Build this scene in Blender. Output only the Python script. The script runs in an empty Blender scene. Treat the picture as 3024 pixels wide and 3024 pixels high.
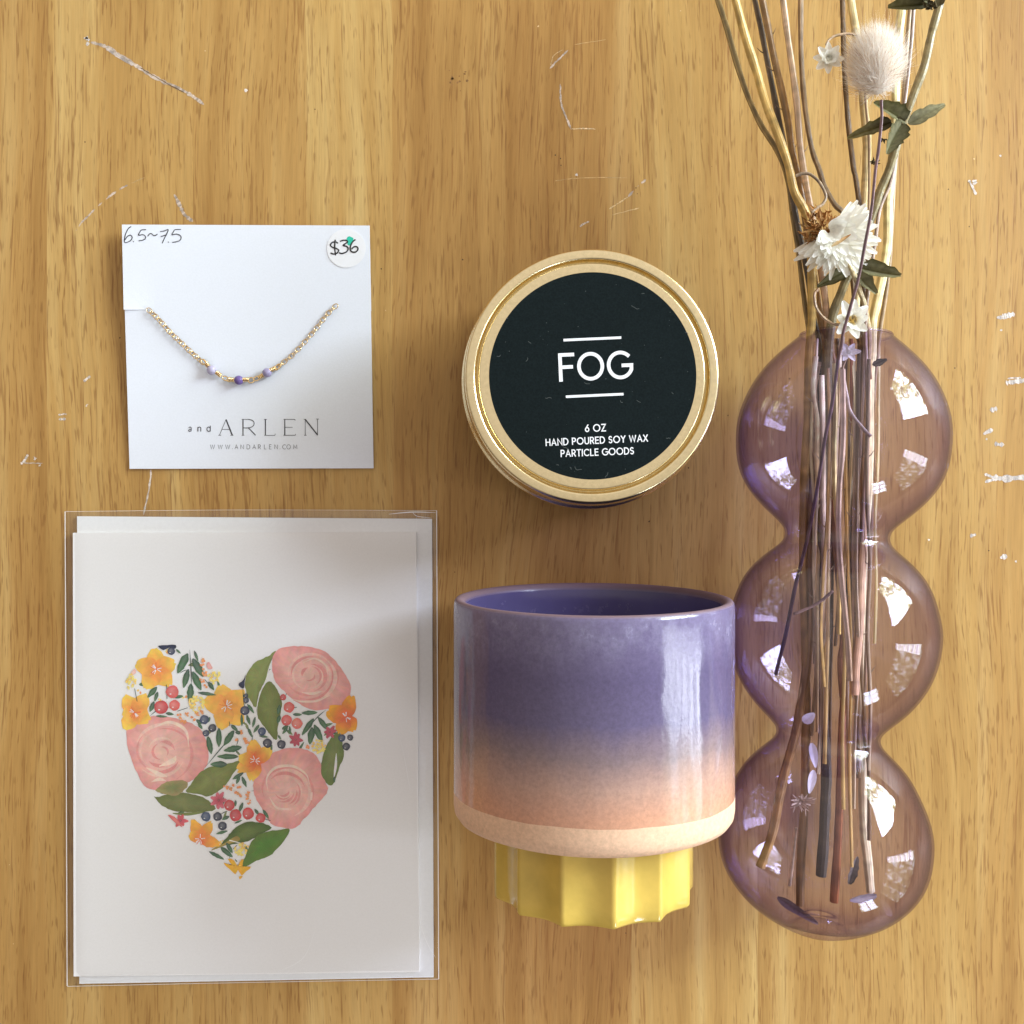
import bpy, bmesh, math, random
from mathutils import Vector, Matrix
from mathutils.geometry import tessellate_polygon
random.seed(7)
R = math.radians
SC = bpy.context.scene
COL = SC.collection

# ------------------------------------------------------------------ camera, room light, lamps, exposure
H = 0.32                       # camera height above the table (m)
F = 3028.0                     # focal length in photograph pixels (3024 wide)
cam_d = bpy.data.cameras.new('camera'); cam = bpy.data.objects.new('camera', cam_d)
COL.objects.link(cam); cam.location = (0, 0, H); cam.rotation_euler = (0, 0, 0)
cam_d.sensor_width = 36; cam_d.lens = 36 * F / 3024.0
cam_d.clip_start = 0.005; cam_d.clip_end = 60
SC.camera = cam

SC.view_settings.view_transform = 'Standard'; SC.view_settings.look = 'None'
SC.view_settings.gamma = 1.0; SC.view_settings.use_curve_mapping = False
SC.view_settings.exposure = 0.0
SC.cycles.max_bounces = 10; SC.cycles.transparent_max_bounces = 48
SC.cycles.use_denoising = True
SC.cycles.caustics_reflective = False; SC.cycles.caustics_refractive = False

world = bpy.data.worlds.new('World'); SC.world = world; world.use_nodes = True
def build_world():
    nt = world.node_tree; nt.nodes.clear()
    out = nt.nodes.new('ShaderNodeOutputWorld'); bg = nt.nodes.new('ShaderNodeBackground')
    tc = nt.nodes.new('ShaderNodeTexCoord')
    dot = nt.nodes.new('ShaderNodeVectorMath'); dot.operation = 'DOT_PRODUCT'
    dot.inputs[1].default_value = Vector((0.10, 0.62, 0.72)).normalized()
    ramp = nt.nodes.new('ShaderNodeValToRGB')
    e = ramp.color_ramp.elements
    e[0].position = 0.34; e[0].color = (0.15, 0.125, 0.105, 1)
    e[1].position = 1.0; e[1].color = (1.0, 0.92, 0.86, 1)
    m = nt.nodes.new('ShaderNodeMapRange'); m.inputs[1].default_value = -1; m.inputs[2].default_value = 1
    nt.links.new(tc.outputs['Generated'], dot.inputs[0]); nt.links.new(dot.outputs['Value'], m.inputs[0])
    nt.links.new(m.outputs[0], ramp.inputs[0]); nt.links.new(ramp.outputs[0], bg.inputs[0])
    bg.inputs[1].default_value = 0.88
    nt.links.new(bg.outputs[0], out.inputs[0])
build_world()

def window_lamp(name, loc, w, h, energy, aim=None, sky=None, seed=0.0, mull=(), slats=None, color=(1, 1, 1)):
    """an area lamp standing where the room's window is: trees and sky seen through panes"""
    ld = bpy.data.lights.new(name, 'AREA'); ld.shape = 'RECTANGLE'; ld.size = w; ld.size_y = h
    ld.energy = energy; ld.color = color
    o = bpy.data.objects.new(name, ld); COL.objects.link(o); o.location = loc
    d = (Vector(aim) - Vector(loc)) if aim else Vector((-1, 0, 0))
    o.rotation_euler = d.to_track_quat('-Z', 'Y').to_euler()
    ld.use_nodes = True; nt = ld.node_tree; L = nt.links.new
    em = [n for n in nt.nodes if n.type == 'EMISSION'][0]
    def M_(op, a, b=None, clamp=False):
        n = nt.nodes.new('ShaderNodeMath'); n.operation = op; n.use_clamp = clamp
        for i, v in enumerate((a, b)):
            if v is None: continue
            if isinstance(v, (int, float)): n.inputs[i].default_value = v
            else: L(v, n.inputs[i])
        return n.outputs[0]
    g = nt.nodes.new('ShaderNodeNewGeometry'); sp = nt.nodes.new('ShaderNodeSeparateXYZ'); L(g.outputs['Parametric'], sp.inputs[0])
    u, v = sp.outputs[0], sp.outputs[1]
    def nz(sc, off, det=5, rough=.7):
        mp = nt.nodes.new('ShaderNodeMapping'); mp.inputs['Scale'].default_value = (w * sc, h * sc, 1); mp.inputs['Location'].default_value = (seed + off, seed, off)
        n = nt.nodes.new('ShaderNodeTexNoise'); n.inputs['Scale'].default_value = 1; n.inputs['Detail'].default_value = det; n.inputs['Roughness'].default_value = rough
        L(g.outputs['Parametric'], mp.inputs[0]); L(mp.outputs[0], n.inputs[0]); return n.outputs[0]
    fac = nz(10, 0, 6, .75)
    big = nz(2.6, 4, 2, .5)
    fac = M_('ADD', fac, M_('MULTIPLY', M_('SUBTRACT', big, .5), .25))
    if sky:                                   # open sky towards one side of the window
        t = M_('MULTIPLY', M_('SUBTRACT', sky[1], M_('ABSOLUTE', M_('SUBTRACT', u, sky[0]))), 1 / sky[1], True)
        fac = M_('ADD', fac, M_('MULTIPLY', t, sky[2]))
    rp = nt.nodes.new('ShaderNodeValToRGB'); e = rp.color_ramp.elements
    e[0].position = .42; e[0].color = (.04, .05, .03, 1)
    e[1].position = .66; e[1].color = (2.9, 3.3, 4.0, 1)
    k = e.new(.48); k.color = (.30, .34, .16, 1)
    k = e.new(.53); k.color = (1.0, 1.05, .5, 1)
    k = e.new(.57); k.color = (1.9, 2.15, 2.4, 1)
    L(fac, rp.inputs[0]); col = rp.outputs[0]
    mask = None
    for pos, wd, axis in mull:                # glazing bars
        q = M_('GREATER_THAN', M_('ABSOLUTE', M_('SUBTRACT', u if axis == 'u' else v, pos)), wd)
        mask = q if mask is None else M_('MULTIPLY', mask, q)
    if slats:                                 # white blind slats along one edge
        u0, n_ = slats
        st = M_('MULTIPLY', M_('GREATER_THAN', u, u0) if u0 > .5 else M_('LESS_THAN', u, u0), M_('GREATER_THAN', M_('FRACT', M_('MULTIPLY', v, n_)), .35))
        mx = nt.nodes.new('ShaderNodeMix'); mx.data_type = 'RGBA'; L(st, mx.inputs['Factor']); L(col, mx.inputs[6]); mx.inputs[7].default_value = (6.0, 6.2, 6.8, 1); col = mx.outputs[2]
    if mask is not None:
        sc = nt.nodes.new('ShaderNodeVectorMath'); sc.operation = 'SCALE'; L(col, sc.inputs[0]); L(M_('ADD', M_('MULTIPLY', mask, .9), .1), sc.inputs['Scale']); col = sc.outputs[0]
    L(col, em.inputs[0])
    return o
LX = 1.15
window_lamp('window_light_upper', (LX, .80, .52), .96, .80, 38.0, None, (0.06, .50, .13), 2.3, ((.52, .012, 'u'), (.66, .01, 'v')), None, (.94, .97, 1))
window_lamp('window_light_lower', (LX, -.62, .48), .90, .80, 6.0, None, None, 7.1, ((.40, .012, 'u'), (.55, .01, 'v')), (0.84, 6), (.94, .97, 1))
window_lamp('window_light_small', (.62, -1.05, .50), .26, .34, 1.6, (0.1, 0, .03), (.5, .6, .4), 4.4, ((.5, .04, 'u'), (.33, .03, 'v'), (.66, .03, 'v')))

# ------------------------------------------------------------------ helpers
def lin(c):
    return tuple(((v / 255) / 12.92 if v / 255 <= 0.04045 else ((v / 255 + 0.055) / 1.055) ** 2.4) for v in c)
def P(px, py, z=0.0):
    """the point at height z that the photograph shows at pixel (px, py)"""
    k = (H - z) / F
    return Vector(((px - 1512) * k, (1512 - py) * k, z))
def zoom(ox, oy, s):
    return lambda x, y: (ox + s * x, oy + s * y)
Z1 = zoom(330, 630, .41408); Z2 = zoom(1320, 700, .43996); Z3 = zoom(340, 1880, .38302)
ZB = zoom(160, 1480, .76623); ZS1 = zoom(160, 60, .3623); ZS2 = zoom(1560, 100, .3106)
ZS3 = zoom(2700, 400, .672); ZS4 = zoom(0, 900, .3417)

class MB:
    """collects shapes with a colour per corner; build() links them as one mesh object"""
    def __init__(s): s.v = []; s.f = []; s.c = []; s.m = []
    def vert(s, p, c=(1, 1, 1)):
        s.v.append(tuple(p)); s.c.append(c); return len(s.v) - 1
    def face(s, idx, m=0): s.f.append(tuple(idx)); s.m.append(m)
    def build(s, name, mats, parent=None, smooth=True, origin=None):
        o3 = Vector(origin) if origin is not None else Vector((0, 0, 0))
        me = bpy.data.meshes.new(name)
        me.from_pydata([tuple(Vector(p) - o3) for p in s.v], [], s.f)
        if not isinstance(mats, (list, tuple)): mats = [mats]
        for m in mats: me.materials.append(m)
        me.polygons.foreach_set('material_index', s.m)
        me.polygons.foreach_set('use_smooth', [smooth] * len(s.f))
        ca = me.color_attributes.new('Col', 'FLOAT_COLOR', 'POINT')
        flat = []
        for c in s.c: flat += [c[0], c[1], c[2], 1.0]
        ca.data.foreach_set('color', flat)
        me.update()
        o = bpy.data.objects.new(name, me); COL.objects.link(o)
        if parent is not None:
            o.parent = parent
            o.location = o3 - parent.location if parent.parent is None else o3 - parent.location - parent.parent.location
        else: o.location = o3
        return o
    # --- shapes
    def ribbon(s, pts, w, c=(1, 1, 1), m=0, closed=False):
        """flat ribbon along 3D points lying (nearly) level; w number or list (full widths)"""
        n = len(pts); ids = []
        s.rib = getattr(s, 'rib', 0) + 1                 # no two strokes share a plane
        lift = [Vector((0, 0, 1.5e-6 * ((s.rib - 1) % 40) + (2.5e-7 if s.rib > 1 else 0) * i)) for i in range(n)]
        pts = [Vector(p) + l for p, l in zip(pts, lift)]
        for i, p in enumerate(pts):
            a = pts[i - 1] if (i > 0 or closed) else pts[i]; b = pts[(i + 1) % n] if (i < n - 1 or closed) else pts[i]
            d0 = Vector(p) - Vector(a); d2 = Vector(b) - Vector(p); d0.z = d2.z = 0
            d = (d0.normalized() if d0.length > 1e-9 else Vector()) + (d2.normalized() if d2.length > 1e-9 else Vector())
            if d.length < 1e-6: d = Vector((1, 0, 0))
            d.normalize(); nn = Vector((-d.y, d.x, 0))
            ww = (w[i] if isinstance(w, (list, tuple)) else w) / 2
            if 0 < i < n - 1 or closed:
                d1 = (Vector(p) - Vector(a)); d1.z = 0
                if d1.length > 1e-9:
                    d1.normalize(); k = max(.5, abs(nn.dot(Vector((-d1.y, d1.x, 0))))); ww /= k
            cc = c[i] if isinstance(c, list) else c
            ids.append((s.vert(Vector(p) + nn * ww, cc), s.vert(Vector(p) - nn * ww, cc)))
        for i in range(n if closed else n - 1):
            j = (i + 1) % n
            s.face((ids[i][1], ids[j][1], ids[j][0], ids[i][0]), m)
    def tube(s, pts, rad, col, n=8, streak=.18, rng=random, cap=True, m=0, ridge=.35):
        """swept tube; rad and col may be lists; streak = tint difference between fibres"""
        N = len(pts); tints = [1 + rng.uniform(-streak, streak) for _ in range(n)]
        t0 = (Vector(pts[1]) - Vector(pts[0])).normalized()
        nrm = t0.cross(Vector((0, 0, 1)));
        if nrm.length < 1e-4: nrm = t0.cross(Vector((1, 0, 0)))
        nrm.normalize(); rings = []
        for i in range(N):
            a = Vector(pts[max(0, i - 1)]); b = Vector(pts[min(N - 1, i + 1)]); t = (b - a).normalized()
            nrm = (nrm - t * nrm.dot(t)).normalized(); bi = t.cross(nrm)
            r = rad[i] if isinstance(rad, (list, tuple)) else rad
            c = col[i] if isinstance(col, list) else col
            ring = []
            g = 1 + rng.uniform(-streak, streak) * .5
            for k in range(n):
                an = 2 * math.pi * k / n
                p = Vector(pts[i]) + (nrm * math.cos(an) + bi * math.sin(an)) * (r * (1 + ridge * (tints[k] - 1)))
                q = tints[k] * g
                ring.append(s.vert(p, tuple(min(1, max(0, x * q)) for x in c)))
            rings.append(ring)
        for i in range(N - 1):
            for k in range(n):
                s.face((rings[i][k], rings[i][(k + 1) % n], rings[i + 1][(k + 1) % n], rings[i + 1][k]), m)
        if cap:
            s.face(rings[0][::-1], m); s.face(rings[-1], m)
    def lathe_z(s, prof, cx, cy, n=96, c=(1, 1, 1), cap=True):
        rings = []
        for r, z in prof:
            if r <= 1e-7: rings.append([s.vert((cx, cy, z), c)])
            else: rings.append([s.vert((cx + r * math.cos(2 * math.pi * k / n), cy + r * math.sin(2 * math.pi * k / n), z), c) for k in range(n)])
        for a, b in zip(rings, rings[1:]):
            for k in range(n):
                k2 = (k + 1) % n
                if len(a) == 1 and len(b) > 1: s.face((a[0], b[k], b[k2]))
                elif len(b) == 1 and len(a) > 1: s.face((a[k], a[k2], b[0])[::-1])
                elif len(a) > 1: s.face((a[k], b[k], b[k2], a[k2]))
    def poly(s, pts, c, m=0):
        ids = [s.vert(p, c) for p in pts]
        for t in tessellate_polygon([[Vector(p) for p in pts]]):
            a, b, d = [ids[i] for i in t]
            pa, pb, pd = Vector(s.v[a]), Vector(s.v[b]), Vector(s.v[d])
            if (pb - pa).cross(pd - pa).z < 0: b, d = d, b
            s.face((a, b, d), m)
    def box(s, corners, z0, z1, c=(1, 1, 1), bulge=None):
        n = len(corners)
        lo = [s.vert((x, y, z0 if not callable(z0) else z0(x, y)), c) for x, y in corners]
        hi = [s.vert((x, y, z1 if not callable(z1) else z1(x, y)), c) for x, y in corners]
        s.face(lo[::-1]); s.face(hi)
        for i in range(n):
            j = (i + 1) % n; s.face((lo[i], lo[j], hi[j], hi[i]))

def catmull(pts, sub=6, closed=False):
    """smooth curve through tuples of any dimension"""
    n = len(pts); out = []
    for i in range(n if closed else n - 1):
        p1 = pts[i]; p2 = pts[(i + 1) % n]
        p0 = pts[i - 1] if (i > 0 or closed) else tuple(2 * a - b for a, b in zip(p1, p2))
        p3 = pts[(i + 2) % n] if (i + 2 < n or closed) else tuple(2 * b - a for a, b in zip(p1, p2))
        for k in range(sub):
            t = k / sub
            out.append(tuple(.5 * (2 * b + (c - a) * t + (2 * a - 5 * b + 4 * c - d) * t * t + (3 * b - a - 3 * c + d) * t ** 3) for a, b, c, d in zip(p0, p1, p2, p3)))
    if not closed: out.append(tuple(pts[-1]))
    return out

def tag(o, label, cat, group=None, kind=None):
    if label: o['label'] = label
    if cat: o['category'] = cat
    if group: o['group'] = group
    if kind: o['kind'] = kind
    return o
def thing(name, loc, label, cat, group=None):
    o = bpy.data.objects.new(name, None); COL.objects.link(o); o.location = loc
    o.empty_display_size = .01
    return tag(o, label, cat, group)

# ------------------------------------------------------------------ materials
def mat(name, color=(.8, .8, .8), rough=.5, metal=0.0, spec=.5, attr=False, noise=0.0, nscale=400, bump=0.0, bscale=600, coat=0.0, sheen=0.0, nstretch=(1, 1, 1)):
    m = bpy.data.materials.new(name); m.use_nodes = True; nt = m.node_tree
    b = nt.nodes['Principled BSDF']
    b.inputs['Base Color'].default_value = (*color, 1); b.inputs['Roughness'].default_value = rough
    b.inputs['Metallic'].default_value = metal; b.inputs['Specular IOR Level'].default_value = spec
    b.inputs['Coat Weight'].default_value = coat; b.inputs['Coat Roughness'].default_value = .08
    b.inputs['Sheen Weight'].default_value = sheen
    tc = nt.nodes.new('ShaderNodeTexCoord')
    src = None
    if attr:
        a = nt.nodes.new('ShaderNodeAttribute'); a.attribute_name = 'Col'; src = a.outputs['Color']
    if noise:
        mp = nt.nodes.new('ShaderNodeMapping'); mp.inputs['Scale'].default_value = nstretch
        nz = nt.nodes.new('ShaderNodeTexNoise'); nz.inputs['Scale'].default_value = nscale; nz.inputs['Detail'].default_value = 4
        nt.links.new(tc.outputs['Object'], mp.inputs[0]); nt.links.new(mp.outputs[0], nz.inputs[0])
        mr = nt.nodes.new('ShaderNodeMapRange'); mr.inputs[1].default_value = .3; mr.inputs[2].default_value = .7
        mr.inputs[3].default_value = 1 - noise; mr.inputs[4].default_value = 1 + noise
        nt.links.new(nz.outputs[0], mr.inputs[0])
        mx = nt.nodes.new('ShaderNodeVectorMath'); mx.operation = 'SCALE'
        if src: nt.links.new(src, mx.inputs[0])
        else: mx.inputs[0].default_value = color
        nt.links.new(mr.outputs[0], mx.inputs['Scale']); src = mx.outputs[0]
    if src: nt.links.new(src, b.inputs['Base Color'])
    if bump:
        n2 = nt.nodes.new('ShaderNodeTexNoise'); n2.inputs['Scale'].default_value = bscale; n2.inputs['Detail'].default_value = 3
        bp = nt.nodes.new('ShaderNodeBump'); bp.inputs['Strength'].default_value = bump; bp.inputs['Distance'].default_value = .0004
        nt.links.new(tc.outputs['Object'], n2.inputs[0]); nt.links.new(n2.outputs[0], bp.inputs['Height']); nt.links.new(bp.outputs[0], b.inputs['Normal'])
    return m

def N(nt, t, **kw):
    n = nt.nodes.new(t)
    for k, v in kw.items(): setattr(n, k, v)
    return n
def mathn(nt, op, a, b=None, clamp=False):
    n = N(nt, 'ShaderNodeMath', operation=op, use_clamp=clamp)
    for i, v in enumerate((a, b)):
        if v is None: continue
        if isinstance(v, (int, float)): n.inputs[i].default_value = v
        else: nt.links.new(v, n.inputs[i])
    return n.outputs[0]
def noisen(nt, vec, scale=(1, 1, 1), detail=3, rough=.5, loc=(0, 0, 0), dist=0.0):
    mp = N(nt, 'ShaderNodeMapping'); mp.inputs['Scale'].default_value = scale; mp.inputs['Location'].default_value = loc
    nz = N(nt, 'ShaderNodeTexNoise'); nz.inputs['Scale'].default_value = 1; nz.inputs['Detail'].default_value = detail; nz.inputs['Roughness'].default_value = rough; nz.inputs['Distortion'].default_value = dist
    nt.links.new(vec, mp.inputs[0]); nt.links.new(mp.outputs[0], nz.inputs[0])
    return nz.outputs[0]
def rampn(nt, fac, stops, interp='LINEAR'):
    r = N(nt, 'ShaderNodeValToRGB'); e = r.color_ramp.elements; r.color_ramp.interpolation = interp
    while len(e) < len(stops): e.new(.5)
    for i, (p, c) in enumerate(sorted(stops, key=lambda s: s[0])):
        e[i].position = p; e[i].color = (*c, 1) if len(c) == 3 else c
    nt.links.new(fac, r.inputs[0]); return r.outputs[0]
def mixc(nt, fac, a, b, mode='MIX'):
    n = N(nt, 'ShaderNodeMix', data_type='RGBA', blend_type=mode)
    for s, v in ((n.inputs['Factor'], fac), (n.inputs[6], a), (n.inputs[7], b)):
        if isinstance(v, (int, float)): s.default_value = v
        elif isinstance(v, tuple): s.default_value = (*v, 1) if len(v) == 3 else v
        else: nt.links.new(v, s)
    return n.outputs[2]

def wood_material():
    m = bpy.data.materials.new('rubberwood'); m.use_nodes = True; nt = m.node_tree; b = nt.nodes['Principled BSDF']
    tc = N(nt, 'ShaderNodeTexCoord'); sep = N(nt, 'ShaderNodeSeparateXYZ'); nt.links.new(tc.outputs['Object'], sep.inputs[0])
    # the glued boards: one tone per board
    edges = [-1e4, 130, 560, 890, 1150, 1490, 1858, 2235, 2560, 2880, 1e4]
    tones = [.35, .62, .50, .78, .30, .15, .72, .55, .68, .40]
    x01 = N(nt, 'ShaderNodeMapRange'); x01.inputs[1].default_value = P(-1000, 0).x; x01.inputs[2].default_value = P(4024, 0).x
    wob = noisen(nt, tc.outputs['Object'], (0, 30, 0), 1)
    xx = mathn(nt, 'ADD', sep.outputs[0], mathn(nt, 'MULTIPLY', mathn(nt, 'SUBTRACT', wob, .5), .0016))
    nt.links.new(xx, x01.inputs[0])
    stops = []
    for i, t in enumerate(tones):
        p = 0.0 if i == 0 else (edges[i] + 1000) / 5024
        stops.append((p, (t, t, t)))
    bid = rampn(nt, x01.outputs[0], stops, 'CONSTANT')
    bidz = mathn(nt, 'MULTIPLY', bid, 9.0)
    # grain coordinate, sheared a little and drifting per board
    wander = noisen(nt, tc.outputs['Object'], (12, 7, 1), 2)
    gx = mathn(nt, 'ADD', sep.outputs[0], mathn(nt, 'MULTIPLY', wander, .012))
    gx = mathn(nt, 'ADD', gx, mathn(nt, 'MULTIPLY', sep.outputs[1], mathn(nt, 'MULTIPLY', mathn(nt, 'SUBTRACT', bid, .5), .10)))
    cmb = N(nt, 'ShaderNodeCombineXYZ'); nt.links.new(gx, cmb.inputs[0]); nt.links.new(sep.outputs[1], cmb.inputs[1]); nt.links.new(bidz, cmb.inputs[2])
    g = cmb.outputs[0]
    broad = noisen(nt, g, (95, 5, 1), 4, .6)
    fine = noisen(nt, g, (1900, 70, 1), 2, .6)
    pore = noisen(nt, g, (1150, 44, 1), 2, .55, loc=(3, 1, 0))
    pore2 = noisen(nt, g, (1600, 150, 1), 1, .5, loc=(9, 4, 0))
    dens = noisen(nt, g, (60, 9, 1), 2, .5, loc=(5, 5, 2))
    base = rampn(nt, broad, [(.28, lin((161, 120, 63))), (.5, lin((182, 142, 81))), (.72, lin((198, 164, 104)))])
    tint = rampn(nt, bid, [(.1, (.88, .80, .73)), (.5, (.99, .97, .95)), (.8, (1.05, 1.07, 1.07))])
    base = mixc(nt, 1.0, base, tint, 'MULTIPLY')
    th = mathn(nt, 'ADD', .645, mathn(nt, 'MULTIPLY', dens, -.16))
    pm = mathn(nt, 'MULTIPLY', mathn(nt, 'SUBTRACT', pore, th), 7.0, True)
    pm2 = mathn(nt, 'MULTIPLY', mathn(nt, 'SUBTRACT', pore2, mathn(nt, 'ADD', th, .04)), 9.0, True)
    fl = N(nt, 'ShaderNodeMapRange'); fl.inputs[1].default_value = .3; fl.inputs[2].default_value = .7; fl.inputs[3].default_value = .90; fl.inputs[4].default_value = 1.07
    nt.links.new(fine, fl.inputs[0])
    col = mixc(nt, mathn(nt, 'MULTIPLY', pm, .52), base, lin((128, 80, 36)))
    col = mixc(nt, mathn(nt, 'MULTIPLY', pm2, .50), col, lin((122, 78, 36)))
    vm = N(nt, 'ShaderNodeVectorMath', operation='SCALE'); nt.links.new(col, vm.inputs[0]); nt.links.new(fl.outputs[0], vm.inputs['Scale'])
    # faint old stains
    st = noisen(nt, tc.outputs['Object'], (55, 55, 1), 5, .65, loc=(2, 7, 0))
    sm = mathn(nt, 'MULTIPLY', mathn(nt, 'SUBTRACT', st, .62), 4.0, True)
    col = mixc(nt, mathn(nt, 'MULTIPLY', sm, .22), vm.outputs[0], lin((140, 92, 44)))
    nt.links.new(col, b.inputs['Base Color'])
    rr = N(nt, 'ShaderNodeMapRange'); rr.inputs[3].default_value = .38; rr.inputs[4].default_value = .55; nt.links.new(st, rr.inputs[0]); nt.links.new(rr.outputs[0], b.inputs['Roughness'])
    b.inputs['Specular IOR Level'].default_value = .3
    bp = N(nt, 'ShaderNodeBump'); bp.inputs['Strength'].default_value = .12; bp.inputs['Distance'].default_value = .0002; bp.invert = True
    nt.links.new(pm, bp.inputs['Height']); nt.links.new(bp.outputs[0], b.inputs['Normal'])
    return m

def glass_material():
    """thin blown glass wall, lilac in the mass"""
    m = bpy.data.materials.new('lilac_glass'); m.use_nodes = True; nt = m.node_tree; nt.nodes.clear()
    out = N(nt, 'ShaderNodeOutputMaterial'); tr = N(nt, 'ShaderNodeBsdfTransparent'); gl = N(nt, 'ShaderNodeBsdfGlossy'); gl.inputs['Roughness'].default_value = .015
    lw = N(nt, 'ShaderNodeLayerWeight'); lw.inputs['Blend'].default_value = .5
    edge = mathn(nt, 'POWER', lw.outputs['Facing'], 5.0)
    tint = mixc(nt, mathn(nt, 'POWER', lw.outputs['Facing'], 3.0), (.918, .892, .976), (.38, .29, .70))
    nt.links.new(tint, tr.inputs[0])
    fres = mathn(nt, 'ADD', .036, mathn(nt, 'MULTIPLY', edge, .75))
    tc = N(nt, 'ShaderNodeTexCoord'); nz = noisen(nt, tc.outputs['Object'], (34, 16, 34), 2)
    bp = N(nt, 'ShaderNodeBump'); bp.inputs['Strength'].default_value = .22; bp.inputs['Distance'].default_value = .001
    nt.links.new(nz, bp.inputs['Height']); nt.links.new(bp.outputs[0], gl.inputs['Normal'])
    mx = N(nt, 'ShaderNodeMixShader'); nt.links.new(fres, mx.inputs[0]); nt.links.new(tr.outputs[0], mx.inputs[1]); nt.links.new(gl.outputs[0], mx.inputs[2])
    nt.links.new(mx.outputs[0], out.inputs[0]); return m

def film_material():
    m = bpy.data.materials.new('clear_film'); m.use_nodes = True; nt = m.node_tree; nt.nodes.clear()
    out = N(nt, 'ShaderNodeOutputMaterial'); tr = N(nt, 'ShaderNodeBsdfTransparent'); tr.inputs[0].default_value = (.985, .985, .98, 1)
    gl = N(nt, 'ShaderNodeBsdfGlossy'); gl.inputs['Roughness'].default_value = .07
    lw = N(nt, 'ShaderNodeLayerWeight'); lw.inputs['Blend'].default_value = .5
    fres = mathn(nt, 'ADD', .055, mathn(nt, 'MULTIPLY', mathn(nt, 'POWER', lw.outputs['Facing'], 5.0), .8))
    tc = N(nt, 'ShaderNodeTexCoord'); nz = noisen(nt, tc.outputs['Object'], (30, 14, 14), 3)
    bp = N(nt, 'ShaderNodeBump'); bp.inputs['Strength'].default_value = .5; bp.inputs['Distance'].default_value = .003
    nt.links.new(nz, bp.inputs['Height']); nt.links.new(bp.outputs[0], gl.inputs['Normal'])
    mx = N(nt, 'ShaderNodeMixShader'); nt.links.new(fres, mx.inputs[0]); nt.links.new(tr.outputs[0], mx.inputs[1]); nt.links.new(gl.outputs[0], mx.inputs[2])
    nt.links.new(mx.outputs[0], out.inputs[0]); return m

def glaze_material():
    """purple running into peach down the cup, raw clay band below; object Y runs from the mouth (0) to the foot (-)"""
    m = bpy.data.materials.new('ombre_glaze'); m.use_nodes = True; nt = m.node_tree; b = nt.nodes['Principled BSDF']
    tc = N(nt, 'ShaderNodeTexCoord'); sep = N(nt, 'ShaderNodeSeparateXYZ'); nt.links.new(tc.outputs['Object'], sep.inputs[0])
    t = mathn(nt, 'MULTIPLY', sep.outputs[1], -1.0)
    cloud = noisen(nt, tc.outputs['Object'], (70, 45, 70), 4, .6)
    drip = noisen(nt, tc.outputs['Object'], (160, 12, 160), 2, .5)
    tt = mathn(nt, 'ADD', t, mathn(nt, 'MULTIPLY', mathn(nt, 'SUBTRACT', cloud, .5), .007))
    tt = mathn(nt, 'ADD', tt, mathn(nt, 'MULTIPLY', mathn(nt, 'SUBTRACT', drip, .5), .004))
    u = mathn(nt, 'DIVIDE', tt, .0602)
    glz = rampn(nt, u, [(0.0, lin((112, 102, 132))), (.28, lin((90, 80, 110))), (.46, lin((96, 86, 114))), (.60, lin((132, 112, 114))), (.72, lin((176, 140, 124))), (.84, lin((198, 146, 118))), (1.0, lin((202, 150, 122)))])
    speck = noisen(nt, tc.outputs['Object'], (900, 900, 900), 3, .7)
    band = rampn(nt, mathn(nt, 'DIVIDE', tt, .02), [(.05, (0, 0, 0)), (.24, (1, 1, 1)), (.42, (.7, .7, .7)), (.75, (0, 0, 0))])
    mot = noisen(nt, tc.outputs['Object'], (260, 200, 260), 5, .75)
    bm = mathn(nt, 'MULTIPLY', band, mathn(nt, 'MULTIPLY', mathn(nt, 'SUBTRACT', mot, .40), 4.0, True))
    glz = mixc(nt, mathn(nt, 'MULTIPLY', bm, .22), glz, lin((172, 168, 192)))
    sp = N(nt, 'ShaderNodeMapRange'); sp.inputs[1].default_value = .3; sp.inputs[2].default_value = .7; sp.inputs[3].default_value = .86; sp.inputs[4].default_value = 1.12; nt.links.new(speck, sp.inputs[0])
    vm = N(nt, 'ShaderNodeVectorMath', operation='SCALE'); nt.links.new(glz, vm.inputs[0]); nt.links.new(sp.outputs[0], vm.inputs['Scale'])
    line = noisen(nt, tc.outputs['Object'], (60, 0, 60), 2)
    isclay = mathn(nt, 'GREATER_THAN', mathn(nt, 'ADD', t, mathn(nt, 'MULTIPLY', mathn(nt, 'SUBTRACT', line, .5), .0012)), .0523)
    vc = N(nt, 'ShaderNodeVectorMath', operation='SCALE'); vc.inputs[0].default_value = lin((222, 182, 150)); nt.links.new(sp.outputs[0], vc.inputs['Scale'])
    col = mixc(nt, isclay, vm.outputs[0], vc.outputs[0])
    a = N(nt, 'ShaderNodeAttribute'); a.attribute_name = 'Col'; sa = N(nt, 'ShaderNodeSeparateColor'); nt.links.new(a.outputs['Color'], sa.inputs[0])
    inner = mixc(nt, sa.outputs[1], col, lin((86, 78, 116)))       # green = inside wall
    col2 = mixc(nt, sa.outputs[0], inner, lin((122, 98, 104)))       # red = bare rim
    nt.links.new(col2, b.inputs['Base Color'])
    rough = mathn(nt, 'ADD', .11, mathn(nt, 'MULTIPLY', mathn(nt, 'MAXIMUM', isclay, sa.outputs[0]), .62))
    rough = mathn(nt, 'ADD', rough, mathn(nt, 'MULTIPLY', bm, .22)); nt.links.new(rough, b.inputs['Roughness'])
    wav = noisen(nt, tc.outputs['Object'], (75, 26, 75), 3, .5)
    hgt = mathn(nt, 'ADD', wav, mathn(nt, 'MULTIPLY', speck, .05))
    bp = N(nt, 'ShaderNodeBump'); bp.inputs['Strength'].default_value = .35; bp.inputs['Distance'].default_value = .0012
    nt.links.new(hgt, bp.inputs['Height']); nt.links.new(bp.outputs[0], b.inputs['Normal'])
    return m

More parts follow.
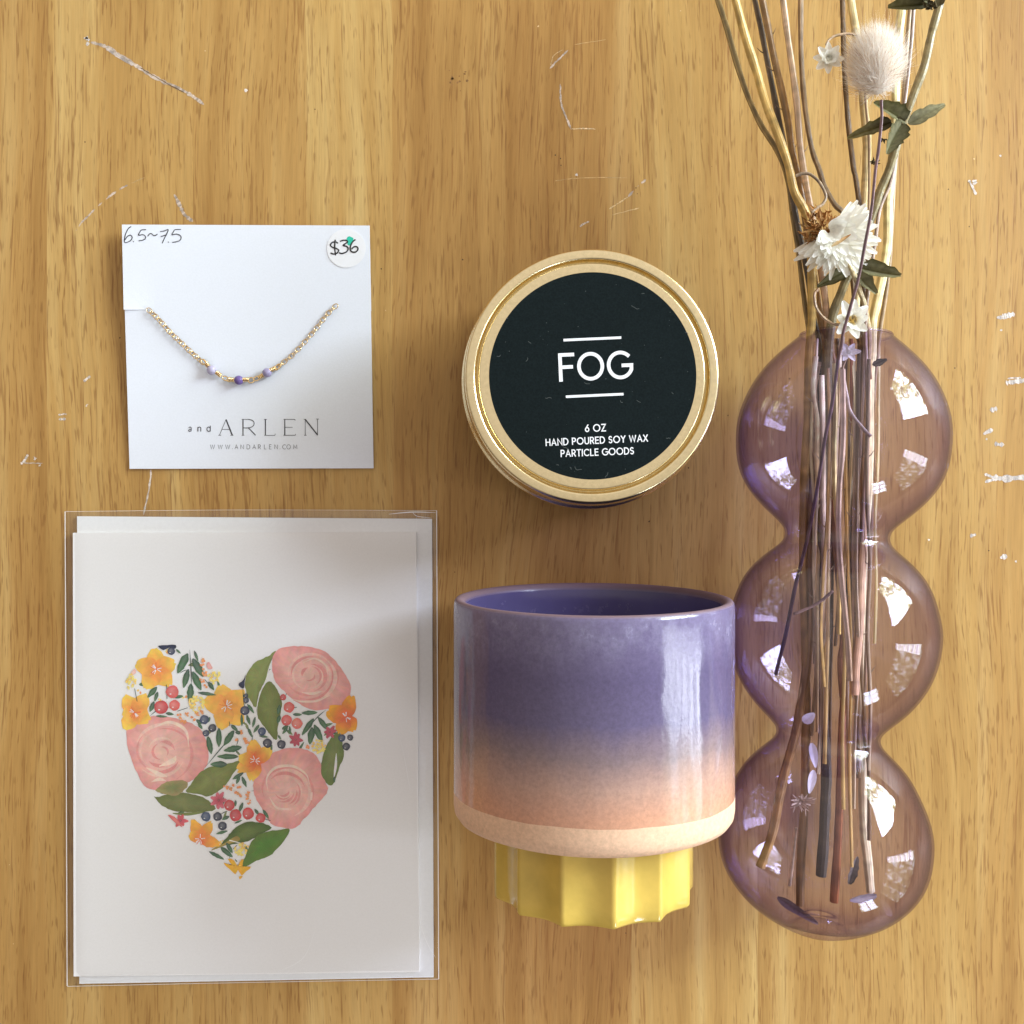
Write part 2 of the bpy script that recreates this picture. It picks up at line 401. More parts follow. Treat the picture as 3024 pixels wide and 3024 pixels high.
M = {}
M['wood'] = wood_material()
M['scratch'] = mat('bare_scratch', attr=True, rough=.8, noise=.25, nscale=2500)
M['glass'] = glass_material(); M['film'] = film_material(); M['glaze'] = glaze_material()
M['yellow'] = mat('yellow_glaze', lin((208, 176, 84)), .14, noise=.10, nscale=130, bump=.15, bscale=260)
M['gold'] = mat('brass_tin', (.86, .72, .43), .24, 1.0, noise=.05, nscale=900, bump=.05, bscale=1500)
M['gold_dark'] = mat('tin_body', (.55, .42, .22), .3, 1.0)
M['black'] = mat('black_paper', (.008, .0125, .013), .65, spec=.04, noise=.25, nscale=2200)
M['ink_white'] = mat('white_ink', (.84, .84, .86), .55)
M['fibre'] = mat('dust_fibre', (.10, .11, .105), .9)
M['card'] = mat('white_card_stock', (.755, .775, .825), .75, noise=.02, nscale=1800, bump=.06, bscale=2600)
M['paper'] = mat('cream_paper', (.86, .835, .82), .8, noise=.015, nscale=1500, bump=.05, bscale=2600)
M['envelope'] = mat('envelope_paper', (.84, .835, .84), .8, noise=.02, nscale=900)
M['ink'] = mat('grey_ink', (.035, .035, .04), .6)
M['ink_grey'] = mat('soft_grey_ink', (.11, .11, .12), .6)
M['pen'] = mat('pen_ink', (.035, .035, .05), .5)
M['marker'] = mat('black_marker', (.012, .012, .014), .4)
M['teal'] = mat('teal_marker', lin((40, 190, 160)), .5)
M['sticker'] = mat('white_sticker', (.82, .82, .835), .35)
M['chain'] = mat('gold_chain', (.92, .68, .36), .2, 1.0)
M['paint'] = mat('watercolour', attr=True, rough=.8, noise=.12, nscale=330)
M['stem'] = mat('dried_stem', attr=True, rough=.36, noise=.30, nscale=700, nstretch=(1, .12, 1), bump=.25, bscale=1800)
M['petal'] = mat('papery_petal', attr=True, rough=.5, noise=.05, nscale=700)
M['fluff'] = mat('fluff', attr=True, rough=.9)
M['leaf'] = mat('dried_leaf', attr=True, rough=.8, spec=.15, noise=.25, nscale=900)
def see_through(m, w):
    """thin dry tissue lets part of the light through"""
    nt = m.node_tree; b = nt.nodes['Principled BSDF']; out = nt.nodes['Material Output']
    t = N(nt, 'ShaderNodeBsdfTranslucent'); mx = N(nt, 'ShaderNodeMixShader'); mx.inputs[0].default_value = w
    src = b.inputs['Base Color'].links[0].from_socket
    nt.links.new(src, t.inputs[0]); nt.links.new(b.outputs[0], mx.inputs[1]); nt.links.new(t.outputs[0], mx.inputs[2]); nt.links.new(mx.outputs[0], out.inputs[0])
see_through(M['fluff'], .45); see_through(M['petal'], .30)
def bead_mat(name, c):
    m = mat(name, lin(c), .12); m.node_tree.nodes['Principled BSDF'].inputs['Transmission Weight'].default_value = .45; return m
M['bead_pale'] = bead_mat('pale_amethyst', (224, 214, 242)); M['bead_deep'] = bead_mat('deep_amethyst', (140, 114, 186)); M['bead_mid'] = bead_mat('mid_amethyst', (196, 184, 222))

# ------------------------------------------------------------------ the table top, with its scratches in the same sheet of varnish
def table():
    b = MB(); x0, x1, y0, y1 = -.55, .50, -.42, .48
    nx, ny = 2, 2
    b.box([(x0, y0), (x1, y0), (x1, y1), (x0, y1)], -.028, 0.0)
    rng = random.Random(3)
    def scratch(pts, w, c=(196, 176, 158), zf=ZS1, broken=.0):
        pp = catmull([zf(*p) for p in pts], 8)
        pp = [(x + rng.uniform(-.8, .8), y + rng.uniform(-.8, .8)) for x, y in pp]
        seg = []
        def flush():
            if len(seg) > 1:
                n = len(seg)
                ws = [w * 1.35 * rng.uniform(.5, 1.25) * (1 if 0 < i < n - 1 else .25) * 1.0568e-4 for i in range(n)]
                cs = []
                for _ in range(n): q = rng.uniform(.74, 1.1); cs.append(lin(tuple(min(255, v * q) for v in c)))
                b.ribbon([P(x, y, 4e-5) for x, y in seg], ws, cs, 1)
            seg.clear()
        for p in pp:
            if rng.random() < broken: flush()
            else: seg.append(p)
        flush()
    def fleck(x, y, r, c=(214, 202, 192), zf=None):
        if zf: x, y = zf(x, y)
        qq = rng.uniform(.85, 1.05); n = 7; ring = [P(x + r * rng.uniform(.4, 1.2) * math.cos(k * 6.283 / n), y + r * rng.uniform(.4, 1.2) * math.sin(k * 6.283 / n), 5e-5) for k in range(n)]
        b.poly(ring, lin(tuple(v * qq for v in c)), 1)
    scratch([(300, 178), (420, 215), (520, 275), (640, 350), (760, 430), (900, 505), (1030, 560), (1130, 620), (1220, 685)], 8)
    scratch([(420, 228), (520, 290), (650, 365)], 7, (188, 172, 160))
    scratch([(700, 385), (800, 445), (930, 520), (1060, 590)], 2.5, (120, 92, 62))
    for d in range(5): fleck(270 + rng.uniform(-25, 25), 165 + rng.uniform(-30, 30), 6, zf=ZS1)
    scratch([(150, 1770), (200, 1680), (300, 1570), (420, 1460), (530, 1380), (620, 1330)], 4, broken=.15)
    scratch([(620, 1330), (740, 1280)], 1.5, (210, 175, 120))
    scratch([(980, 1420), (1020, 1500), (1060, 1580), (1130, 1640)], 8)
    fleck(1560, 570, 6, zf=ZS1)
    scratch([(205, 330), (280, 250), (380, 155)], 3.5, zf=ZS2); scratch([(215, 300), (240, 210), (330, 150)], 1.6, (215, 180, 130), ZS2)
    scratch([(305, 475), (308, 600), (320, 690), (360, 790), (405, 905)], 4, zf=ZS2); scratch([(405, 905), (520, 900), (640, 905)], 2.6, (225, 195, 150), ZS2)
    scratch([(1120, 1385), (1030, 1460), (950, 1550)], 5, zf=ZS2, broken=.1); scratch([(950, 1550), (870, 1600), (770, 1665)], 2.2, (220, 190, 140), ZS2)
    scratch([(490, 1835), (530, 1805), (580, 1785)], 3.5, zf=ZS2); scratch([(800, 1720), (1060, 1655)], 2, (216, 184, 130), ZS2)
    scratch([(250, 1400), (500, 1370), (940, 1368)], 1.2, (214, 178, 122), ZS2); scratch([(440, 100), (740, 55)], 1.2, (214, 178, 122), ZS2)
    fleck(460, 1340, 5, zf=ZS2)
    for q in ((258, 1152), (308, 1185), (313, 1250), (1025, 1465)): fleck(q[0], q[1], 2.4, (60, 45, 30), ZS2)
    for pts, w in (([(362, 802), (400, 795), (440, 785)], 11), ([(403, 1088), (440, 1082), (490, 1076)], 10), ([(410, 1068), (470, 1064)], 3), ([(332, 1208), (365, 1200)], 10), ([(303, 1312), (345, 1292)], 8), ([(353, 1355), (395, 1360)], 10),
                   ([(345, 1503), (400, 1508), (490, 1502)], 14), ([(308, 1488), (350, 1506), (310, 1524)], 7), ([(244, 1758), (272, 1755)], 8), ([(378, 1856), (408, 1848)], 11), ([(238, 195), (255, 225), (272, 262)], 5), ([(262, 195), (270, 215)], 9)):
        scratch(pts, w, (212, 198, 188), ZS3)
    for q in ((382, 856), (65, 1777), (380, 88), (447, 1872), (318, 1335)): fleck(q[0], q[1], 4, (225, 215, 205), ZS3)
    for q in ((178, 1022), (242, 400), (328, 1825), (151, 237)): fleck(q[0], q[1], 2.5, (70, 52, 34), ZS3)
    for pts, w in (([(725, 662), (750, 640), (782, 615)], 5), ([(503, 950), (580, 944)], 3.5), ([(508, 992), (570, 985)], 5), ([(180, 1382), (215, 1340), (242, 1296)], 6), ([(205, 1366), (370, 1370)], 2.2), ([(300, 1345), (305, 1320)], 4), ([(745, 880), (752, 858)], 3), ([(335, 1395), (352, 1382)], 3)):
        scratch(pts, w, (220, 204, 188), ZS4)
    scratch([(446, 1385), (441, 1440), (424, 1520)], 4, (214, 198, 182), lambda x, y: (x, y))
    for _ in range(16): fleck(1354 + rng.gauss(0, 22), 236 + rng.gauss(0, 14), rng.uniform(2, 5), (150, 108, 62))
    for _ in range(46):                      # specks of dirt and dents in the varnish
        fleck(rng.uniform(0, 3024), rng.uniform(0, 3024), rng.uniform(1.2, 3.0), rng.choice([(96, 66, 36), (78, 56, 34), (222, 190, 140)]))
    o = b.build('table_top', [M['wood'], M['scratch']], smooth=False)
    o['kind'] = 'structure'
    o['label'] = 'scratched light brown wooden table top of glued boards'
table()

# ------------------------------------------------------------------ lettering: strokes of a plain sans alphabet in a unit em
def arc(cx, cy, rx, ry, a0, a1, n=18):
    return [(cx + rx * math.cos(R(a0 + (a1 - a0) * i / n)), cy + ry * math.sin(R(a0 + (a1 - a0) * i / n))) for i in range(n + 1)]
GL = {
 'A': (.74, [[(0, 0), (.37, 1), (.74, 0)], [(.13, .32), (.61, .32)]]),
 'C': (.80, [arc(.48, .5, .46, .5, 48, 312)]),
 'D': (.72, [[(0, 0), (0, 1), (.26, 1)] + arc(.24, .5, .48, .5, 90, -90)[1:] + [(0, 0)]]),
 'E': (.50, [[(.5, 1), (0, 1), (0, 0), (.5, 0)], [(0, .52), (.44, .52)]]),
 'F': (.52, [[(.54, 1), (0, 1), (0, 0)], [(0, .51), (.47, .51)]]),
 'G': (.86, [arc(.5, .5, .5, .5, 48, 338, 30) + [(.97, .48), (.62, .48)]]),
 'H': (.66, [[(0, 0), (0, 1)], [(.66, 0), (.66, 1)], [(0, .52), (.66, .52)]]),
 'I': (.0, [[(0, 0), (0, 1)]]),
 'L': (.46, [[(0, 1), (0, 0), (.46, 0)]]),
 'M': (.86, [[(0, 0), (.06, 1), (.43, .25), (.80, 1), (.86, 0)]]),
 'N': (.70, [[(0, 0), (0, 1), (.70, 0), (.70, 1)]]),
 'O': (1.0, [arc(.5, .5, .5, .5, 90, 450, 36)]),
 'P': (.52, [[(0, 0), (0, 1), (.28, 1)] + arc(.26, .73, .27, .27, 90, -90)[1:] + [(0, .46)]]),
 'R': (.56, [[(0, 0), (0, 1), (.28, 1)] + arc(.26, .73, .27, .27, 90, -90)[1:] + [(0, .46)], [(.25, .46), (.56, 0)]]),
 'S': (.50, [arc(.25, .75, .23, .25, 35, 250, 12) + arc(.25, .26, .25, .26, 80, -145, 14)]),
 'T': (.58, [[(0, 1), (.58, 1)], [(.29, 1), (.29, 0)]]),
 'U': (.64, [[(0, 1), (0, .32)] + arc(.32, .32, .32, .32, 180, 360) + [(.64, 1)]]),
 'W': (1.06, [[(0, 1), (.25, 0), (.53, .95), (.81, 0), (1.06, 1)]]),
 'X': (.64, [[(0, 0), (.64, 1)], [(0, 1), (.64, 0)]]),
 'Y': (.64, [[(0, 1), (.32, .48), (.64, 1)], [(.32, .48), (.32, 0)]]),
 'Z': (.58, [[(0, 1), (.58, 1), (0, 0), (.58, 0)]]),
 '6': (.54, [[(.42, 1), (.16, .62)] + arc(.27, .30, .27, .30, 150, 510, 24)]),
 '.': (.02, [[(0, .0), (0, .12)]]),
}
def write(b, text, p0, p1, cap, sw, zf, z, gap=.22, space=.36):
    """set text so that its first stem stands at p0 and its last ends at p1 (zoom px, baseline), cap height and stroke in zoom px"""
    total = 0
    for i, ch in enumerate(text):
        total += space if ch == ' ' else GL[ch][0] + (gap if i < len(text) - 1 else 0)
    d = Vector((p1[0] - p0[0], p1[1] - p0[1])); L = d.length; d /= L; up = Vector((d.y, -d.x))
    s = L / (total * cap)            # horizontal fit
    x = 0; kz = (H - z) / F * (zf(1, 0)[0] - zf(0, 0)[0])
    for ch in text:
        if ch == ' ': x += space; continue
        w, strokes = GL[ch]
        for st in strokes:
            pts = []
            closed = len(st) > 20 and abs(st[0][0] - st[-1][0]) + abs(st[0][1] - st[-1][1]) < 1e-6
            for gx, gy in (st[:-1] if closed else st):
                q = Vector(p0) + d * ((x + gx) * cap * s) + up * (gy * cap)
                pts.append(P(*zf(q.x, q.y), z))
            dense = []
            for i, p in enumerate(pts):    # keep corners crisp: extend ends by half a stroke
                dense.append(p.copy())
            if not closed and len(dense) > 1:
                e = sw * kz * .5
                dense[0] += (dense[0] - dense[1]).normalized() * (e * .9); dense[-1] += (dense[-1] - dense[-2]).normalized() * (e * .9)
            b.ribbon(dense, sw * kz, closed=closed)
        x += w + gap
def pen(b, strokes, sw, zf, z, smooth=True, rng=random.Random(5)):
    k = (zf(1, 0)[0] - zf(0, 0)[0])
    for st in strokes:
        pts = catmull(st, 6) if smooth and len(st) > 2 else st
        pp = [P(*zf(*p), z(*zf(*p)) if callable(z) else z) for p in pts]
        b.ribbon(pp, [sw * k * H / F * rng.uniform(.85, 1.1) for _ in pp])

# ------------------------------------------------------------------ candle tin
def tin():
    zt = .045; c = P(*Z2(975, 934), zt); cx, cy = c.x, c.y
    root = thing('candle_tin', (cx, cy, 0), 'round gold candle tin with a black paper label reading FOG', 'candle')
    k = (H - zt) / F * .43996          # zoom px -> m at lid height
    pr = lambda r: r * k
    lid = MB()
    prof = [(0, zt - .0004), (pr(700), zt - .0004), (pr(748), zt - .0004), (pr(755), zt - .00043), (pr(762), zt - .0006), (pr(766), zt - .0011), (pr(768), zt - .0019), (pr(772), zt - .0025), (pr(779), zt - .0024), (pr(783), zt - .0014), (pr(786), zt - .0005), (pr(791), zt - .00012), (pr(797), zt), (pr(802), zt), (pr(838), zt - .00012), (pr(845), zt - .00018), (pr(853), zt - .0005), (pr(860), zt - .0012), (pr(864), zt - .0021), (pr(867), zt - .0034), (pr(868), zt - .005),
            (pr(869), zt - .0088), (pr(874), zt - .0096), (pr(886), zt - .0101), (pr(892), zt - .0108), (pr(892), zt - .0118), (pr(884), zt - .0124), (pr(868), zt - .0124), (pr(862), zt - .012)]
    lid.lathe_z(prof[::-1], cx, cy, 160)
    lid.build('lid', M['gold'], root)
    body = MB()
    rb = pr(864)
    body.lathe_z([(0, 0.0), (rb - .002, 0.0), (rb - .0004, .0006), (rb, .002), (rb, zt - .0145), (rb + .0004, zt - .0135), (rb - .001, zt - .0115)], cx, cy, 128)
    body.build('tin_base', M['gold_dark'], root)
    zl = zt - .0004 + .00012
    lab = MB(); ctr = P(*Z2(978, 932), zl); rl = 696 * (H - zl) / F * .43996
    lab.lathe_z([(rl, zt - .0004), (rl, zl), (0, zl)], ctr.x, ctr.y, 160)
    lo = lab.build('paper_label', M['black'], root, smooth=False)
    tz = zl + .00003
    t = MB()
    for a, c2 in (((782, 692), (1170, 675)), ((798, 1072), (1185, 1054))):
        t.ribbon([P(*Z2(*a), tz), P(*Z2(*c2), tz)], 17 * .43996 * (H - tz) / F)
    write(t, 'FOG', (765, 960), (1224, 940), 168, 24, Z2, tz, gap=.27)
    write(t, '6 OZ', (930, 1306), (1064, 1301), 44, 7.6, Z2, tz, gap=.31, space=.46)
    write(t, 'HAND POURED SOY WAX', (666, 1400), (1346, 1370), 42, 7.4, Z2, tz, gap=.31, space=.46)
    write(t, 'PARTICLE  GOODS', (767, 1474), (1252, 1455), 42, 7.4, Z2, tz, gap=.31, space=.22)
    t.build('lettering', M['ink_white'], lo, smooth=False)
    d = MB(); rng = random.Random(11)     # lint on the label
    for x, y, L in ((1290, 480, 60), (960, 985, 40), (660, 1080, 45), (540, 810, 30), (335, 800, 30), (545, 700, 25), (1300, 1110, 30), (1180, 1108, 25), (1510, 1040, 18), (905, 1560, 60), (735, 1530, 18), (1080, 1580, 40), (825, 1545, 20), (780, 1405, 40), (1325, 380, 20), (410, 545, 16), (1600, 640, 22), (1500, 1350, 30)):
        a = rng.uniform(0, 6.28); pts = [(x, y)]
        for _ in range(4):
            a += rng.uniform(-.9, .9); pts.append((pts[-1][0] + L / 4 * math.cos(a), pts[-1][1] + L / 4 * math.sin(a)))
        d.ribbon([P(*Z2(*p), tz + .00004) for p in catmull(pts, 4)], 2.2 * .44 * H / F)
    for _ in range(34):
        a, r = rng.uniform(0, 6.28), 680 * math.sqrt(rng.random()); x, y = 978 + r * math.cos(a), 932 + r * math.sin(a); q = rng.uniform(1.2, 3.2)
        d.poly([P(*Z2(x + q * math.cos(k2), y + q * math.sin(k2)), tz + .00004) for k2 in (0, 1.3, 2.7, 4, 5.2)], (1, 1, 1))
    d.build('lint', M['fibre'], lo, smooth=False)
tin()

# ------------------------------------------------------------------ ceramic tumbler lying on its side
def tumbler():
    Rb = .0380; mouth = P(1750, 1763, Rb); cx, my = mouth.x, -.0234
    root = thing('tumbler', (cx, my, 0), 'ceramic tumbler lying on its side, purple fading to peach above a yellow fluted foot', 'cup')
    n = 144
    def ring(b, r, t, c, flute=None):
        out = []
        for k in range(n):
            a = 2 * math.pi * k / n
            rr = r if flute is None else flute(r, a)
            x = rr * math.cos(a); z = rr * math.sin(a)
            sl = .00145 * max(0, 1 - max(0, t) / .03) * (z / Rb)      # hand-cut mouth, slightly aslant
            hand = .00025 * math.sin(2 * a + .6) + .00012 * math.sin(5 * a)
            out.append(b.vert((cx + x, my - t - sl, Rb + z + 0), c) if flute is not None else b.vert((cx + x * (1 + hand / Rb), my - t - sl, Rb + z * (1 + hand / Rb)), c))
        return out
    def skin(b, rings):
        for a, c in zip(rings, rings[1:]):
            for k in range(n):
                k2 = (k + 1) % n; b.face((a[k], a[k2], c[k2], c[k]))
    b = MB(); O = (0, 0, 0); I = (0, 1, 0); E = (1, 0, 0)
    T = .0602
    prof = [(.0300, T, O), (.0350, T - .0002, O), (.0367, T - .0009, O), (.0377, T - .0024, O), (.0380, T - .0045, O)]
    prof += [(.0380, t, O) for t in (.052, .049, .044, .038, .032, .026, .020, .014, .009, .005, .003)] + [(.03795, .0016, O), (.0378, .0008, O), (.0374, .0002, E), (.0367, 0, E), (.0356, .0003, E), (.0351, .001, E), (.0349, .0020, I)]
    prof += [(.0348, t, I) for t in (.006, .012, .02, .03, .04, .047)] + [(.034, .0535, I), (.029, .0560, I), (.015, .0565, I), (.002, .0565, I)]
    rings = [ring(b, *p) for p in prof]
    skin(b, rings)
    b.face(rings[0]); b.face(rings[-1][::-1])
    o = b.build('cup_body', M['glaze'], root, origin=(cx, my, Rb))
    f = MB(); nfl = 13
    n = 13 * 16
    def flute(r, a):
        u = ((a - R(90 - 7 + 360 / 26 * 0)) / (2 * math.pi / nfl)) % 1.0
        return r * (1 - .082 * math.sin(math.pi * u) ** .95)
    rf = .0277
    pf = [(rf, T - .0002), (rf, T + .004), (rf, T + .017), (rf - .0001, T + .0195), (rf - .0007, T + .0203), (rf - .0018, T + .0206), (rf - .006, T + .0206), (rf - .008, T + .0190), (.004, T + .0190)]
    rings = [ring(f, r, t, O, flute) for r, t in pf]
    skin(f, [q[::-1] for q in rings][::1]) if False else skin(f, rings[::-1])
    f.face(rings[-1])
    f.build('fluted_foot', M['yellow'], root, origin=(cx, my, Rb))
tumbler()

# ------------------------------------------------------------------ necklace card and bracelet
def zcard(px, py):
    """the card curls up a little towards its upper left"""
    v = (1385 - py) / 730.0; u = (px - 365) / 730.0
    return .0009 + .0032 * max(0, v) ** 1.2 * (1.1 - .5 * u)
def jewellery():
    c0 = P(735, 1025, 0)
    root = thing('display_card', (c0.x, c0.y, 0), 'white square jewellery card printed and ARLEN with a round price sticker', 'card')
    b = MB(); th = .00045
    def zc(px, py): return zcard(px, py)
    def grid(rows, left, right, lift=0.0, liftrow=None):
        nx = 24; top = []; bot = []
        for j, y in enumerate(rows):
            f = j / (len(rows) - 1)
            lx = left(y); rx = right(y); tr = []; br = []
            for i in range(nx + 1):
                x = lx + (rx - lx) * i / nx
                yy = y + (7 * i / nx if y < 1000 else -4 * i / nx * (y - 900) / 500) * .41
                z = zc(x, yy)
                if lift:
                    e = max(0, 1 - i / nx / .11) if i / nx < .5 else 0
                    z += lift * e * f ** 4
                p = P(x, yy, z); tr.append(b.vert(p)); br.append(b.vert(p - Vector((0, 0, th))))
            top.append(tr); bot.append(br)
        for j in range(len(rows) - 1):
            for i in range(nx):
                b.face((top[j][i], top[j + 1][i], top[j + 1][i + 1], top[j][i + 1])); b.face((bot[j][i], bot[j][i + 1], bot[j + 1][i + 1], bot[j + 1][i]))
            b.face((top[j][0], bot[j][0], bot[j + 1][0], top[j + 1][0])); b.face((top[j][nx], top[j + 1][nx], bot[j + 1][nx], bot[j][nx]))
        for j, fl in ((0, 1), (len(rows) - 1, 0)):
            for i in range(nx):
                q = (top[j][i], top[j][i + 1], bot[j][i + 1], bot[j][i]); b.face(q if fl else q[::-1])
    y0 = Z1(0, 80)[1]; ym = Z1(0, 687)[1]; y1 = Z1(0, 1822)[1]
    ins = [Z1(72, 0)[0], Z1(85, 0)[0], Z1(93, 0)[0], Z1(127, 0)[0]]
    outs = [Z1(1838, 0)[0], Z1(1849, 0)[0], Z1(1847, 0)[0], Z1(1867, 0)[0]]
    L1 = lambda y: ins[0] + (ins[1] - ins[0]) * (y - y0) / (ym - y0); R1 = lambda y: outs[0] + (outs[1] - outs[0]) * (y - y0) / (ym - y0)
    L2 = lambda y: ins[2] + (ins[3] - ins[2]) * (y - ym) / (y1 - ym); R2 = lambda y: outs[2] + (outs[3] - outs[2]) * (y - ym) / (y1 - ym)
    rows1 = [y0 + (ym - y0) * i / 8 for i in range(9)]
    rows2 = [ym + (y1 - ym) * i / 14 for i in range(15)]
    grid(rows1, L1, R1, lift=.0005); grid(rows2, L2, R2)
    # slit edge on the right, a hair lower flap lip
    co = b.build('card', M['card'], root, smooth=False)
    zz = lambda px, py: zcard(px, py) + .00006
    t = MB()
    k = .41408
    def st(pts, w, smooth=False): pen(t, [pts], w * 1.35, Z1, zz, smooth)
    # thin roman capitals, thick right-hand strokes
    st([(768, 1583), (815, 1470)], 2.6); st([(815, 1470), (860, 1583)], 6.5); st([(787, 1541), (844, 1541)], 2.6)
    st([(760, 1583), (780, 1583)], 2.6); st([(846, 1583), (868, 1583)], 2.6)
    st([(936, 1469), (936, 1583)], 5.5); st([(927, 1469), (975, 1469)], 2.8); st([(975, 1469), (1005, 1478), (1016, 1498), (1004, 1520), (972, 1530), (936, 1530)], 4, True); st([(975, 1530), (1026, 1583)], 5.5); st([(927, 1583), (946, 1583)], 2.6)
    st([(1096, 1469), (1096, 1583)], 5.5); st([(1086, 1469), (1107, 1469)], 2.8); st([(1088, 1583), (1164, 1583)], 2.8); st([(1164, 1583), (1166, 1572)], 2.6)
    st([(1234, 1469), (1234, 1583)], 5.5); st([(1225, 1469), (1307, 1469)], 2.8); st([(1234, 1526), (1290, 1526)], 2.6); st([(1225, 1583), (1310, 1583)], 2.8); st([(1307, 1469), (1308, 1478)], 2.6); st([(1310, 1583), (1311, 1573)], 2.6)
    st([(1380, 1583), (1380, 1469)], 2.8); st([(1380, 1469), (1468, 1581)], 6); st([(1468, 1583), (1468, 1467)], 2.8); st([(1370, 1469), (1384, 1469)], 2.6); st([(1372, 1583), (1390, 1583)], 2.6); st([(1458, 1467), (1478, 1467)], 2.6)
    # and
    st([(549, 1530), (558, 1524), (567, 1530), (567, 1555)], 4, True); st([(567, 1540), (552, 1543), (548, 1550), (556, 1556), (567, 1550)], 3.5, True)
    st([(615, 1524), (615, 1556)], 4); st([(615, 1532), (625, 1524), (635, 1531), (635, 1556)], 4, True)
    st([(703, 1514), (703, 1556)], 4); st([(703, 1530), (690, 1524), (680, 1534), (681, 1548), (692, 1556), (703, 1549)], 3.8, True)
    t.build('logo_lettering', M['ink'], co, smooth=False)
    t = MB()
    xs = [703, 758, 811, 862, 878, 920, 964, 1005, 1045, 1088, 1124, 1162, 1200, 1218, 1248, 1296]
    for ch, x in zip('WWW.ANDARLEN.COM', xs):
        w, sts = GL[ch]; sc = 31
        for s_ in sts:
            pen(t, [[(x + gx * sc * (.95 if ch != 'O' else .86), 1681 - gy * sc) for gx, gy in s_]], 3.1, Z1, zz, False)
    t.build('address_lettering', M['ink_grey'], co, smooth=False)
    t = MB()
    pen(t, [[(138, 93), (116, 112), (98, 150), (90, 188), (93, 207), (112, 206), (134, 194), (146, 172), (134, 156), (112, 164), (94, 190)], [(152, 199), (157, 204)],
            [(244, 116), (212, 119), (198, 138), (192, 156), (222, 152), (240, 164), (238, 182), (216, 193), (192, 194)], [(256, 164), (270, 146), (284, 146), (298, 158), (312, 158), (326, 148)],
            [(345, 130), (372, 126), (402, 117), (390, 150), (372, 186), (360, 214)], [(350, 166), (394, 152)], [(402, 203), (406, 208)],
            [(494, 114), (452, 117), (440, 132), (430, 152), (464, 148), (490, 160), (494, 180), (478, 198), (432, 208)]], 6.5, Z1, zz)
    t.build('handwriting', M['pen'], co, smooth=False)
    s = MB(); zs = lambda px, py: zcard(px, py) + .00013
    ring = []
    for i in range(64):
        a = 2 * math.pi * i / 64; rr = 138 * (1 + .006 * math.sin(3 * a + 1)); ring.append(Z1(1673 + rr * math.cos(a), 250 + rr * math.sin(a)))
    c = Z1(1673, 250); ci = s.vert(P(*c, zs(*c)))
    up = [s.vert(P(*q, zs(*q))) for q in ring]; dn = [s.vert(P(*q, zs(*q) - .00012)) for q in ring]
    for i in range(64):
        j = (i + 1) % 64; s.face((ci, up[j], up[i])); s.face((up[i], up[j], dn[j], dn[i]))
    so = s.build('price_sticker', M['sticker'], root, smooth=False)
    te = MB(); zk = lambda px, py: zcard(px, py) + .00017
    te.poly([P(*Z1(x, y), zk(*Z1(x, y))) for x, y in [(1674, 183), (1682, 168), (1696, 163), (1724, 176), (1722, 196), (1708, 216), (1700, 230), (1684, 226), (1676, 206)]], (1, 1, 1))
    te.build('teal_mark', M['teal'], so, smooth=False)
    pr = MB(); zp = lambda px, py: zcard(px, py) + .00021
    pen(pr, [[(1614, 214), (1598, 204), (1572, 208), (1560, 226), (1574, 242), (1602, 250), (1618, 264), (1606, 284), (1582, 290), (1560, 282)], [(1594, 188), (1590, 240), (1596, 300)],
             [(1628, 200), (1652, 192), (1676, 194), (1678, 208), (1650, 228), (1676, 236), (1686, 254), (1672, 276), (1640, 286), (1622, 280)],
             [(1738, 186), (1716, 206), (1702, 236), (1702, 262), (1718, 276), (1742, 274), (1756, 256), (1750, 240), (1730, 238), (1708, 256)]], 10, Z1, zp)
    pr.build('price_writing', M['marker'], so, smooth=False)

    # the bracelet threaded through the slits
    c0 = P(*Z1(905, 950), 0)
    br = thing('bracelet', (c0.x, c0.y, .0012), 'fine gold chain bracelet with three small amethyst beads on the white card', 'bracelet')
    u = .41408 * H / F
    def P1(x, y, h=0.0):
        q = Z1(x, y); return P(*q, zcard(*q) + h)
    def link(b, c, d, tilt, la=23, lb=16, wr=3.2):
        d = d.normalized(); s_ = d.cross(Vector((0, 0, 1))).normalized(); upv = Vector((0, 0, 1))
        side = s_ * math.cos(tilt) + upv * math.sin(tilt)
        pts = []
        n = 18; rings = []
        for i in range(n):
            a = 2 * math.pi * i / n
            p = c + d * (la * u * math.cos(a)) + side * (lb * u * math.sin(a))
            tn = (-d * la * math.sin(a) + side * lb * math.cos(a)).normalized(); nn = d.cross(side).normalized(); bb = tn.cross(nn)
            rings.append([b.vert(p + (nn * math.cos(q) + bb * math.sin(q)) * wr * u) for q in (0, 1.047, 2.094, 3.1416, 4.189, 5.236)])
        for i in range(n):
            j = (i + 1) % n
            for k2 in range(6): b.face((rings[i][k2], rings[j][k2], rings[j][(k2 + 1) % 6], rings[i][(k2 + 1) % 6]))
    def along(pts, step):
        cv = catmull(pts, 24); out = []; acc = 0; last = cv[0]; out.append((cv[0], Vector((cv[1][0] - cv[0][0], cv[1][1] - cv[0][1]))))
        for q in cv[1:]:
            dd = math.hypot(q[0] - last[0], q[1] - last[1]); acc += dd
            if acc >= step: out.append((q, Vector((q[0] - last[0], q[1] - last[1])))); acc = 0
            last = q
        return out
    for pts in ([(268, 694), (330, 752), (420, 852), (500, 928), (560, 985), (622, 1040), (655, 1068)], [(1180, 1100), (1235, 1055), (1290, 1010), (1370, 925), (1450, 832), (1530, 728), (1602, 656)]):
        chain = MB()
        for i, (q, d) in enumerate(along(pts, 31)):
            d3 = Vector((d.x, -d.y, 0)); link(chain, P1(*q, 15 * u), d3, (.15, .75)[i % 2] if pts[0][0] < 400 else (.1, .9)[i % 2])
        chain.build('chain', M['chain'], br)
